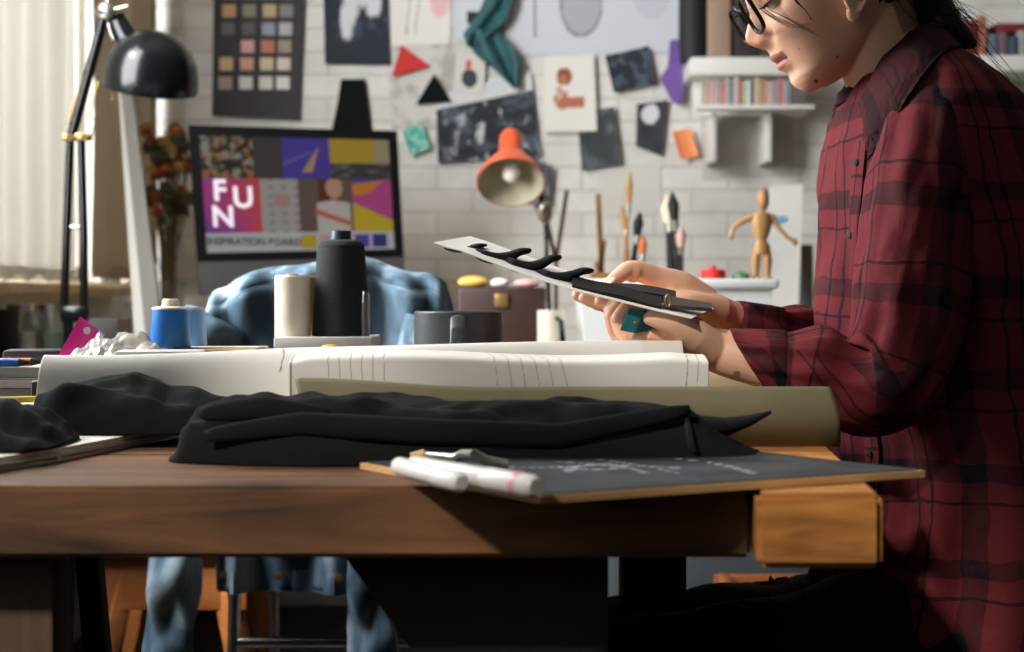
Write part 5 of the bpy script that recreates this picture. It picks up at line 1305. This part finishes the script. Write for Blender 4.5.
# eyes
for s in (-1, 1):
    b = MB(); b.ell(Hd(.0875, s*.032, .046), (.0118,)*3, RH, 20); e = obj('eye', b, M['eye'], pe)
    b = MB(); b.ell(Hd(.0962, s*.032, .0445), (.0034, .0055, .0055), RH, 16); obj('iris', b, M['blackmat'], e)
    b = MB(); b.grid(lambda u, v: Hd(.0875+.0128*math.cos(-.1+.9*v)*math.cos((u-.5)*2.2), s*.032+.0135*math.sin((u-.5)*2.2), .046+.0128*math.sin(-.1+.9*v)), 16, 8, .001); obj('eyelid', b, M['skinlid'] if 'skinlid' in M else mat('eyelid_skin', srgb(176,124,98), .5), e)
    b = MB()
    for i in range(26):
        t = (i/25-.5)*2.1; p0 = Hd(.0875+.0126*math.cos(t), s*.032+.0132*math.sin(t), .0445); p1 = p0+FW*.005-UP*.003; b.tube([p0, p1, p1+FW*.003+UP*.0005], [.0004,.0003,.0001], 4)
    obj('eyelashes', b, M['hair'], e)
# glasses
gp = lambda t, y: Hd(lerp(.1155, .1245, t), y, lerp(.014, .064, t))
gl_ = None
for s in (-1, 1):
    path = []
    for i in range(40):
        a = 2*math.pi*i/40; c_, s_ = math.cos(a), math.sin(a)
        path.append(gp(.5+.46*math.copysign(abs(s_)**.55, s_), s*.036+.026*math.copysign(abs(c_)**.55, c_)))
    b = MB(); b.tube(path, (.0026), 10, closed=True, ref=(0,1,0)) if False else b.tube(path, .0026, 10, closed=True)
    if gl_ is None: gl_ = obj('eyeglasses', b, M['blackplastic'], pe)
    else: obj('rim', b, M['blackplastic'], gl_)
    b = MB(); ctr = gp(.5, s*.036); nn = len(path); b.add(path+[p+FW*.0012 for p in path], [tuple(range(nn-1, -1, -1)), tuple(range(nn, 2*nn))]+[(i, (i+1) % nn, nn+(i+1) % nn, nn+i) for i in range(nn)]); obj('lens', b, pane, gl_)
    b = MB(); b.tube([gp(.8, s*.062), Hd(.112, s*.073, .056), Hd(.05, s*.079, .056), Hd(-.01, s*.082, .054), Hd(-.03, s*.079, .035)], [.003,.003,.0025,.0025,.002], 10); obj('temple', b, M['blackplastic'], gl_)
b = MB(); b.tube([gp(.7, -.011), gp(.8, 0)+FW*.003, gp(.7, .011)], .0022, 10); obj('bridge', b, M['blackplastic'], gl_)

# hair: cap, loose tail and strands
hb2 = MB()
vs = []; fs = []; nu_, nv_ = 80, 46
for j in range(nv_+1):
    for i in range(nu_):
        a = 2*math.pi*i/nu_; back = max(0, -math.cos(a)); front = max(0, math.cos(a)); side = abs(math.sin(a))
        z0 = lerp(lerp(.028, -.045, back**.7), .112, front**.8); z = lerp(z0, .1615, (j/nv_))
        x, y = head_pt(max(z, -.03), a); k = 1.0+.10*ss(0, .12, j/nv_)
        if z < 0: y *= 1-.2*min(1, -z/.05)
        x0 = .015; x = x0+(x-x0)*k; y *= k
        f = .0025*math.sin(a*34+z*30)
        vs.append(Hd(x+f*math.cos(a), y+f*math.sin(a), z*(1+.05*(z > .1))))
for j in range(nv_):
    for i in range(nu_):
        k = (i+1) % nu_; fs.append((j*nu_+i, j*nu_+k, (j+1)*nu_+k, (j+1)*nu_+i))
fs.append(tuple(nv_*nu_+i for i in range(nu_)))
hb2.add(vs, fs)
hair = obj('hair', hb2, M['hair'], pe, smooth=180)
b = MB()
cap(b, [Hd(-.06,0,.06), Hd(-.09,0,.03), P(930,8,1.745), P(948,30,1.735), P(972,44,1.73)], [(.04,.04),(.032,.034),(.028,.03),(.02,.024),(.006,.01)], 24, ref=(1,0,0)); obj('tail', b, M['hair'], hair, smooth=180)
b = MB(); rnd = random.Random(3)
def strand(pts, r=.00035):
    V = [p if isinstance(p, Vector) else P(*p) for p in pts]; path = []
    n = len(V)-1
    for i in range(n):
        p0 = V[max(i-1,0)]; p1 = V[i]; p2 = V[i+1]; p3 = V[min(i+2,n)]
        for k in range(5):
            t = k/5; path.append(.5*((2*p1)+(p2-p0)*t+(2*p0-5*p1+4*p2-p3)*t*t+(3*p1-p0-3*p2+p3)*t*t*t))
    path.append(V[-1]); m_ = len(path)
    b.tube(path, [r*(1-.7*i/m_) for i in range(m_)], 4)
for k in range(240):
    sx = rnd.uniform(895, 945); d_ = rnd.uniform(1.69, 1.78); ln = rnd.uniform(.4, 1.25)
    ex_ = sx+rnd.uniform(20, 75)*ln; ey = rnd.uniform(18, 72)*ln+5
    strand([(sx, rnd.uniform(-20, 15), d_), (lerp(sx, ex_, .45), lerp(0, ey, .4)+rnd.uniform(-8, 6), d_), (ex_, ey, d_+rnd.uniform(-.02, .02))], rnd.uniform(.0003, .0007))
for k in range(40):
    sx = rnd.uniform(868, 905); d_ = rnd.uniform(1.672, 1.69)
    strand([(sx-rnd.uniform(5,15), -25, 1.665), (sx, rnd.uniform(-5, 8), d_), (sx+rnd.uniform(8, 22), rnd.uniform(10, 28), d_+.014)], .0003)
for k in range(3): strand([(786+k*.8, -12, 1.66), (796+k, 2, 1.662), (806, 11, 1.664), (811+k*.6, 20, 1.668)], .0006)
for k in range(9):
    strand([(760+rnd.uniform(-3,3), 4+k, 1.668), (772+k, 14+k*1.1, 1.666), (784+k*1.5, 20+k, 1.666), (796+k*2+rnd.uniform(-3,3), 22+rnd.uniform(-2,9), 1.668)], .00028)
for k in range(8):
    strand([(752+k*2, -10, 1.672), (766+k*3, 8+k, 1.666), (788+k*2, 18+k*1.4, 1.664), (806+k*2, 26+k*1.5, 1.664)], .00026)
o = obj('strands', b, M['hair'], hair, smooth=180); o['kind'] = 'stuff'

# ---------------- shirt
LV = [(640,816,1122,.205),(600,820,1122,.203),(560,828,1125,.195),(500,838,1120,.186),(440,838,1112,.178),(380,828,1105,.176),(330,822,1098,.180),(280,822,1085,.186),(230,823,1068,.192),(180,825,1046,.196),(145,829,1030,.195),(115,836,1012,.186),(92,846,992,.163),(72,858,972,.128),(56,872,952,.094),(44,880,940,.074)]
LVa = np.array([(.9-(y-300)/808., (f-512)/808., (bk-512)/808., w) for y, f, bk, w in LV]); TY = 1.76
def torso(a, z):
    xf = np.interp(z, LVa[:,0], LVa[:,1]); xb = np.interp(z, LVa[:,0], LVa[:,2]); w = np.interp(z, LVa[:,0], LVa[:,3])
    xc = (xf+xb)/2; rx = (xb-xf)/2
    ca, sa = math.cos(a), math.sin(a)
    x = xc-rx*math.copysign(abs(ca)**.9, ca); y = TY-w*math.copysign(abs(sa)**.88, sa)
    return x, y, xc
def shirt_pt(a, z, off=0):
    x, y, xc = torso(a, z)
    nx, ny = x-xc, y-TY; L = math.hypot(nx, ny)+1e-9; nx /= L; ny /= L
    lo = ss(1.15, .95, z)
    f = .0055*math.sin(a*9+z*8+2*N(a*1.2, z*5, 3))*lo+.007*N(math.cos(a)*4, math.sin(a)*4, z*4)+.006*math.sin(a*3+z*38+3*N(a*2, z*6, 1))*gs(z-.86, .10)+.009*math.sin(a*14+2*N(a, z*3, 8))*ss(.85, .55, z)
    f += .004*N(a*6, z*14, 4)
    return Vector((x+nx*(f+off), y+ny*(f+off), z))
b = MB(); NA, NZ_ = 220, 170; vs = []; uv = []; fs = []
zs0, zs1 = LVa[0][0], LVa[-1][0]
for j in range(NZ_+1):
    z = lerp(zs0, zs1, j/NZ_)
    for i in range(NA):
        a = 2*math.pi*i/NA; p = shirt_pt(a, z)
        p.z += .004*math.sin(a*2+.6)*ss(.55, .48, z)
        vs.append(p); uv.append(((i/NA if i/NA < .5 else i/NA-1)*1.08, z))
for j in range(NZ_):
    for i in range(NA): k = (i+1) % NA; fs.append((j*NA+i, j*NA+k, (j+1)*NA+k, (j+1)*NA+i))
fs.append(tuple(range(NA-1, -1, -1)))
b.add(vs, fs, None, uv); shirt = obj('shirt', b, M['plaid'], pe, smooth=180)

def sleeve(name, pts, rad, seg, dispf, cuff_shear, cuff_len, m=None, seed=0):
    V = [P(*p) for p in pts]; n = len(V)-1; path = []; rr = []; m_ = 14
    for i in range(n):
        p0 = V[max(i-1,0)]; p1 = V[i]; p2 = V[i+1]; p3 = V[min(i+2,n)]
        for k in range(m_):
            t = k/m_; path.append(.5*((2*p1)+(p2-p0)*t+(2*p0-5*p1+4*p2-p3)*t*t+(3*p1-p0-3*p2+p3)*t*t*t)); rr.append(lerp(rad[i], rad[i+1], t))
    path.append(V[-1]); rr.append(rad[-1])
    b = MB(); b.tube(path, rr, seg, disp=dispf, cap=False)
    # shear the cuff end, then fold it inwards
    c = path[-1]; N_ = len(path); e = [Vector(p) for p in b.v]
    for j in range(N_):
        wt = ss(.80, 1, j/(N_-1))
        for k in range(seg):
            p = e[j*seg+k]; p.x += (p.z-path[j].z)*cuff_shear*wt
    # inner lining ring set back inside the cuff
    inner = []
    for back, sc_ in ((0, .90), (8, .86)):
        q = path[N_-1-back]
        for k in range(seg): p = e[(N_-1-back)*seg+k]; inner.append(q+(p-q)*sc_)
    o = len(e); e += inner
    b.v = [tuple(p) for p in e]; L0 = (N_-1)*seg
    for k in range(seg):
        l = (k+1) % seg
        b.f += [(L0+k, L0+l, o+l, o+k), (o+k, o+l, o+seg+l, o+seg+k)]; b.m += [0, 0]
    for k in range(2*seg): b.uv[o+k] = b.uv[L0+k % seg]
    ob = obj(name, b, m or M['plaid'], pe, smooth=180)
    # cuff band
    cb = MB(); idx = [N_-1, N_-2, N_-cuff_len+1, N_-cuff_len]; vs = []; uv = []
    for r_, j in enumerate(idx):
        q = path[j]; o_ = (.0012, .0035, .0035, .0005)[r_]
        for k in range(seg): p = e[j*seg+k]; d_ = (p-q).normalized(); vs.append(p+d_*o_); uv.append(b.uv[j*seg+k])
    cb.add(vs, [(r_*seg+k, (r_+1)*seg+k, (r_+1)*seg+(k+1) % seg, r_*seg+(k+1) % seg) for r_ in range(3) for k in range(seg)], None, uv)
    obj('cuff', cb, m or M['plaid'], ob, smooth=180)
    return ob
def d1(L, a, t):
    el = gs(t-.55, .16)
    f = .0045*math.sin(L*52+1.5*math.sin(a)+2*N(L*8, math.cos(a)*2, 1))*el*(1+math.cos(a))*.8
    f += .0075*N(L*9, math.cos(a)*2.2, math.sin(a)*2.2)
    f += .006*math.sin(L*70+1.2*math.sin(a+1))*ss(.66, .74, t)*ss(1.0, .88, t)
    f += .003*N(L*28, math.cos(a)*5, math.sin(a)*5)
    return f
sleeve('sleeve', [(948,96,1.68), (934,120,1.635), (924,180,1.605), (916,250,1.59), (906,320,1.58), (893,370,1.578), (866,385,1.578), (835,379,1.58), (800,371,1.585), (772,366,1.59), (750,363,1.595)],
       [.040,.056,.060,.060,.060,.060,.056,.050,.044,.038,.033], 72, d1, -.75, 22)
def d2(L, a, t): return .005*N(L*10, math.cos(a)*2, math.sin(a)*2+7)+.003*math.sin(L*80+math.sin(a)*1.5)*ss(.6, .7, t)*ss(1, .9, t)
sleeve('sleeve', [(915,100,1.84), (912,150,1.88), (902,250,1.90), (888,335,1.885), (860,352,1.86), (820,345,1.82), (790,336,1.785), (758,330,1.75), (730,322,1.73)],
       [.05,.058,.056,.054,.050,.043,.037,.030,.0255], 56, d2, .12, 20)
# collar: standing band and two folded leaves
def ring(t, base):  # t 0..1 round the neck starting at the front
    a = 2*math.pi*t; c = P(889, 92, TY).lerp(P(898, 48, TY), base)
    ax_ = Vector((math.cos(a)*-1, math.sin(a)*-1, 0))
    tiltv = Vector((-.0, 0, .0)); r = lerp(.066, .060, base)
    q = c+Vector((ax_.x*r, ax_.y*r*1.0, 0)); q.z += (q.x-c.x)*.9; return q
# leaf outlines follow the photo: near leaf
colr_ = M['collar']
nk0, nk1 = P(889,92,TY), P(898,48,TY)
def on_near(px, py, sgn=-1, gap=.005, neck=True):
    """depth at which the sight line meets the shirt or the neck, near side (or its mirror image)"""
    d_ = 1.50
    while d_ < TY:
        p = P(px, py, d_); z = p.z
        t = (z-nk0.z)/(nk1.z-nk0.z); c = nk0.lerp(nk1, t)
        if math.hypot(p.x-c.x, p.y-c.y) < .060: break
        if z < LVa[-1][0]+.002:
            xf = np.interp(z, LVa[:,0], LVa[:,1]); xb = np.interp(z, LVa[:,0], LVa[:,2]); w = np.interp(z, LVa[:,0], LVa[:,3])
            xc = (xf+xb)/2; rx = (xb-xf)/2
            if abs((p.x-xc)/rx)**2.2+abs((p.y-TY)/w)**2.2 < 1.02: break
        d_ += .002
    return d_-gap
def leaf(sgn, name):
    if sgn < 0:
        topx = [(860,104), (867,90), (879,66), (896,42), (918,27), (950,22)]
        botx = [(869,160), (882,140), (900,112), (922,78), (946,52), (972,44)]
    else:
        topx = [(858,104), (855,99), (851,94), (856,84), (880,50), (915,24)]; botx = [(847,156), (843,134), (844,112), (850,98), (880,60), (925,30)]
    n = len(topx)-1
    def at_(L, x):
        k = min(n-1, int(x)); f = x-k; p0 = L[max(k-1,0)]; p1 = L[k]; p2 = L[k+1]; p3 = L[min(k+2,n)]
        return [.5*((2*p1[a])+(p2[a]-p0[a])*f+(2*p0[a]-5*p1[a]+4*p2[a]-p3[a])*f*f+(3*p1[a]-p0[a]-3*p2[a]+p3[a])*f**3) for a in (0, 1)]
    def fn(u, v):
        a_, b_ = at_(topx, u*n), at_(botx, u*n); q = (lerp(a_[0], b_[0], v), lerp(a_[1], b_[1], v)); bul = .007*math.sin(math.pi*min(1, v*1.1))
        if sgn < 0: d_ = on_near(q[0], q[1], gap=.006); p = P(q[0], q[1], d_); return p+Vector((0, -bul, 0))
        dn = on_near(q[0]+10, q[1], gap=.0); p = P(q[0], q[1], TY-.004); off = max(.0, (TY-dn)*.5)
        return p+Vector((-.004, .02+off*(u+.1), 0))
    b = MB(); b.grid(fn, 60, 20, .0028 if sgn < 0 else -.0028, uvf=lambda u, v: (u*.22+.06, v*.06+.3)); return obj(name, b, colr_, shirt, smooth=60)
leaf(-1, 'collar'); leaf(1, 'collar')
b = MB()
def stand(u, v):
    a = 2*math.pi*u; t = lerp(.0, 1.0, v); c = nk0.lerp(nk1, t*.85-.25+.35*(1+math.cos(a))*0)
    tl = math.cos(a)  # +1 towards the nape
    c = nk0.lerp(nk1, lerp(-.30, .25, (1+tl)/2)+v*lerp(.30, .95, (1+tl)/2)); return c+Vector((.0625*math.cos(a), .0625*math.sin(a), 0))
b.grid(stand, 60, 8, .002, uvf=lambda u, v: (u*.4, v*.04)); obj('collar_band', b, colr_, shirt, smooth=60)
# placket with buttons, on the near side of the chest front
b = MB(); za, zb2 = 1.085, .52
def pl(u, v):
    z = lerp(za, zb2, v); a = .42+.16*u+.25*ss(1.0, 1.085, z)*0; return shirt_pt(a, z, .0035+.002*math.sin(math.pi*u))
b.grid(pl, 8, 120, -.002, uvf=lambda u, v: (u*.03+.02, v*.56)); obj('placket', b, M['plaid'], shirt, smooth=60)
for k in range(6):
    b = MB()
    z = 1.06-.085*k; c_ = shirt_pt(.50, z, .0075); nrm_ = (shirt_pt(.50, z, .02)-shirt_pt(.50, z, 0)).normalized(); b.lathe([(0,0), (.004,0), (.004,.0015), (0,.002)], c_, 16, nrm_.to_track_quat('Z','Y').to_matrix())
    obj('button', b, M['blackmat'], shirt)
# back pleat yoke seam
# ---------------- trousers and shoes
b = MB()
cap(b, [Vector((.62,1.76,.62)), Vector((.61,1.76,.54)), Vector((.60,1.76,.50))], [(.11,.15),(.13,.17),(.10,.16)], 32, ref=(1,0,0))
for s in (-1, 1):
    DZ = Vector((0,0,-.014 if s < 0 else -.05)); y0 = 1.76+s*.09; y1 = 1.76+s*.13
    cap(b, [Vector((.60,y0,.515))+DZ, Vector((.45,y0+s*.01,.508))+DZ, Vector((.28,y1,.488))+DZ, Vector((.10,y1+s*.01,.468))+DZ, Vector((.085,y1+s*.01,.43))+DZ, Vector((.10,y1+s*.01,.25)), Vector((.125,y1+s*.01,.085))], [.095,.092,.080,.072,.068,.062,.056], 28)
raw = obj('trousers_raw', b, M['trouser'])
md = raw.modifiers.new('r', 'REMESH'); md.mode = 'VOXEL'; md.voxel_size = .006
sm = raw.modifiers.new('s', 'SMOOTH'); sm.factor = .5; sm.iterations = 6
dg = bpy.context.evaluated_depsgraph_get(); dg.update(); me = bpy.data.meshes.new_from_object(raw.evaluated_get(dg)); bpy.data.objects.remove(raw)
for v in me.vertices:
    c_ = v.co; f = .004*math.sin(c_.x*40+c_.z*30)+.005*N(c_.x*14, c_.y*14, c_.z*14); v.co = c_+v.normal*f-Vector((PX, PY_, 0))
me.update(); me.shade_smooth(); me.materials.clear(); me.materials.append(M['trouser'])
o = bpy.data.objects.new('trousers', me); COL.objects.link(o); o.parent = pe
for s in (-1, 1):
    yy_ = 1.76+s*.14; b = MB()
    b.tube([(.155,yy_,.05), (.12,yy_,.055), (.05,yy_,.045), (-.03,yy_,.036), (-.085,yy_,.03), (-.105,yy_,.028)], [(.03,.02),(.045,.035),(.040,.038),(.030,.044),(.024,.036),(.012,.016)], 24, ref=(0,0,1)); b.box((.025,yy_,.008), (.25,.078,.016), bev=.007); b.tube([(.13,yy_,.05), (.128,yy_,.12)], [.042,.040], 20); obj('shoe', b, M['blackmat'], pe)
# seat under the person
ps = thing('work_stool', 'wooden stool under the seated person, at the end of the table', 'stool', (.66, 1.76, 0))
b = MB(); b.lathe([(0,.365), (.17,.365), (.18,.372), (.18,.388), (.17,.395), (0,.395)], (.64,1.76,0), 40); obj('seat', b, M['orangewood'], ps)
for sx in (-1, 1):
    for sy in (-1, 1): b = MB(); b.beam((.64+sx*.10, 1.76+sy*.10, .365), (.64+sx*.16, 1.76+sy*.16, 0), .035, .035, .004); obj('leg', b, M['orangewood'], ps)

# ================================================================== THE SWATCH CARD IN THE HANDS
sw = thing('swatch_card', 'white card strip with curled black fabric swatches, held in both hands', 'card', P(575,280,1.62))
NE = [(433,242.5), (447,247), (460,250), (500,265), (540,279), (575,290), (620,301), (660,311), (692,318)]
FE = [(470,236), (481,239.5), (492,243), (525,255), (560,268), (590,279), (630,290), (672,299), (714,308)]
DN, DF = 1.56, 1.655
def cd(u, v, z=0):
    n = len(NE)-1; x = u*n; k = min(n-1, int(x)); f = x-k
    a = P(lerp(NE[k][0], NE[k+1][0], f), lerp(NE[k][1], NE[k+1][1], f), DN); c_ = P(lerp(FE[k][0], FE[k+1][0], f), lerp(FE[k][1], FE[k+1][1], f), DF)
    return a.lerp(c_, v)+Vector((0, -.1, 1))*z
b = MB(); b.grid(lambda u, v: cd(u, v), 60, 12, .0012); obj('card', b, mat('white_card_stock', srgb(226,226,222), .6), sw, smooth=60)
fel = mat('black_felt', srgb(14,14,16), .95, bump=.4, bscale=500)
def swatch(pl_, pr, thick, name='swatch', up=.010):
    """curled dark strip: px polyline of its middle, hanging over the card"""
    b = MB(); (x0, y0), (x1, y1) = pl_, pr
    def fn(u, v):
        px = lerp(x0, x1, u); py = lerp(y0, y1, u)+up*450*(u*(1-u))*1.2
        d_ = lerp(DN-.006+.004, DF-.02, u*.6+v*.4)
        p = P(px, py, d_); return p+Vector((0, (v-.5)*.02, (v-.5)*thick+.001*math.sin(u*9)))
    b.grid(fn, 30, 8, .004); return obj(name, b, fel, sw, smooth=60)
def crescent(pts, hh, dd0, dd1, dep):
    V = []; n = len(pts)-1
    for i in range(n*6+1):
        k = min(n-1, i//6); f = i/6-k; p0 = pts[max(k-1,0)]; p1 = pts[k]; p2 = pts[k+1]; p3 = pts[min(k+2,n)]
        cr = lambda a: .5*((2*p1[a])+(p2[a]-p0[a])*f+(2*p0[a]-5*p1[a]+4*p2[a]-p3[a])*f*f+(3*p1[a]-p0[a]-3*p2[a]+p3[a])*f**3)
        V.append(P(cr(0), cr(1), lerp(dd0, dd1, i/(n*6))))
    m_ = len(V); rad = [(hh*(.55+.45*math.sin(math.pi*min(1, .12+i/(m_-1)*.9)))*1.61/F, dep*(.6+.4*math.sin(math.pi*i/(m_-1)))) for i in range(m_)]
    b = MB(); b.tube(V, rad, 24, ref=(0,0,1), sq=.8); return obj('swatch', b, fel, sw, smooth=60)
crescent([(448,247.5), (457,249.5), (468,249), (476,246), (483,245.5)], 3.0, 1.585, 1.615, .010)
crescent([(478,252.5), (486,256.5), (497,258.5), (509,256.5), (518,252.5), (526,251.5)], 5.2, 1.585, 1.62, .014)
crescent([(508,261), (516,265.5), (528,267.5), (540,264.5), (549,259.5), (556,258.5)], 5.4, 1.585, 1.62, .014)
crescent([(541,272.5), (549,276.5), (560,277.5), (572,275), (581,271.5), (588,271.5)], 4.8, 1.585, 1.62, .014)
b = MB()
b.grid(lambda u, v: P(lerp(573,662,u), lerp(283.5,305,u)-2.5+1.5*math.sin(u*9)*.6, lerp(1.57,1.60,v))+Vector((0,0,(v-.5)*.011+.0015)), 40, 8, .006); obj('swatch', b, fel, sw, smooth=60)
b = MB()
b.grid(lambda u, v: P(lerp(612,676,u), lerp(291,299,u)-3-2*math.sin(math.pi*u), lerp(1.61,1.64,v))+Vector((0,0,(v-.5)*.008+.002)), 30, 8, .006); obj('swatch', b, fel, sw, smooth=60)
b = MB()
b.grid(lambda u, v: P(lerp(664,712,u), lerp(302,308,u)-.5, lerp(1.575,1.605,v))+Vector((0,0,(v-.5)*.0105*(1-.45*u)+.002)), 24, 6, .004); obj('leather_tab', b, M['brownleather'], sw, smooth=60)
b = MB(); c_ = P(668,300.5,1.572); b.tube([c_+Vector((.003*math.cos(t*.5236), -.001, .0065*math.sin(t*.5236))) for t in range(12)], .0011, 8, closed=True); obj('ring', b, M['brass'], sw)
b = MB(); tp = thing('teal_tab', 'small teal felt tab with a gold pin, between the fingers under the card', 'fabric tab', P(638,330,1.575))
S_ = [P(637,319,1.5725), P(648,322,1.574), P(664,320,1.60), P(682,319,1.618), P(702,325,1.60)]
W_ = [.0125,.0125,.010,.008,.006]
def tf(u, v):
    x = u*4; k = min(3, int(x)); f = x-k; p = S_[k].lerp(S_[k+1], f); w_ = lerp(W_[k], W_[k+1], f)
    off = -.0135*(1-u*1.2 if u < .8 else 0)
    return p+Vector((off+(v-.5)*.010*(1 if u < .4 else 0), 0, (v-.5)*2*w_))
b = MB(); b.grid(tf, 40, 10, .0018); obj('felt', b, M['teal'], tp, smooth=60)
b = MB(); c_ = P(636,322,1.567); b.box(c_, (.006, .002, .0028), Matrix.Rotation(-.3, 3, 'Y'), bev=.0008); obj('pin', b, M['brass'], tp)
tn = Vector(P(612,280.5,1.656)); R_n = (P(607,286,1.663)-P(619,276,1.675)).normalized().to_track_quat('X', 'Z').to_matrix()
b = MB(); b.ell(tn, (.0062, .0048, .0026), R_n, 16); obj('thumbnail', b, mat('nail', srgb(232,190,172), .3), pe)
# ================================================================== LIGHT AND CAMERA
w = bpy.data.worlds.new('World'); C.world = w; w.use_nodes = True
bg = w.node_tree.nodes['Background']; bg.inputs[0].default_value = (.75,.85,1,1); bg.inputs[1].default_value = .5
def area(name, loc, tgt, sx, sy, e, col):
    l = bpy.data.lights.new(name, 'AREA'); l.shape = 'RECTANGLE'; l.size = sx; l.size_y = sy; l.energy = e; l.color = col
    o = bpy.data.objects.new(name, l); COL.objects.link(o); o.location = loc
    o.rotation_euler = (Vector(tgt)-Vector(loc)).to_track_quat('-Z', 'Y').to_euler(); return o
area('daylight_far_window', (XL-.3, 3.36, 1.8), (XL+1, 3.36, 1.6), 1.3, 1.7, 25, (1,1,.99))
area('added_window_light', (XL-.3, 2.18, 1.85), (XL+1, 3.2, 1.5), 1.0, 1.6, 155, (1,1,1))  # added light in an invented opening, brightens back wall but not the near side
area('daylight_near_window', (XL-.3, -.3, 1.85), (XL+1, .3, 1.3), 1.9, 1.7, 6, (.95,1,1))
s = bpy.data.lights.new('sun', 'SUN'); s.energy = 3.6; s.angle = math.radians(4); s.color = (1,.92,.84)
so = bpy.data.objects.new('sun', s); COL.objects.link(so); so.location = (-4,-4,5); so.rotation_euler = Vector((.9,1,-1.1)).to_track_quat('-Z', 'Y').to_euler()
cam = bpy.data.cameras.new('camera'); co = bpy.data.objects.new('camera', cam); COL.objects.link(co)
co.location = (0,0,EYE); co.rotation_euler = (math.pi/2,0,0)
cam.sensor_width = 36; cam.lens = F/1024*36; cam.shift_y = -26/1024; cam.clip_start = .05
cam.dof.use_dof = True; cam.dof.focus_distance = 1.62; cam.dof.aperture_fstop = 4.8
C.camera = co
C.view_settings.view_transform = 'Standard'; C.view_settings.look = 'None'; C.view_settings.gamma = 1; C.view_settings.use_curve_mapping = False
C.view_settings.exposure = 0
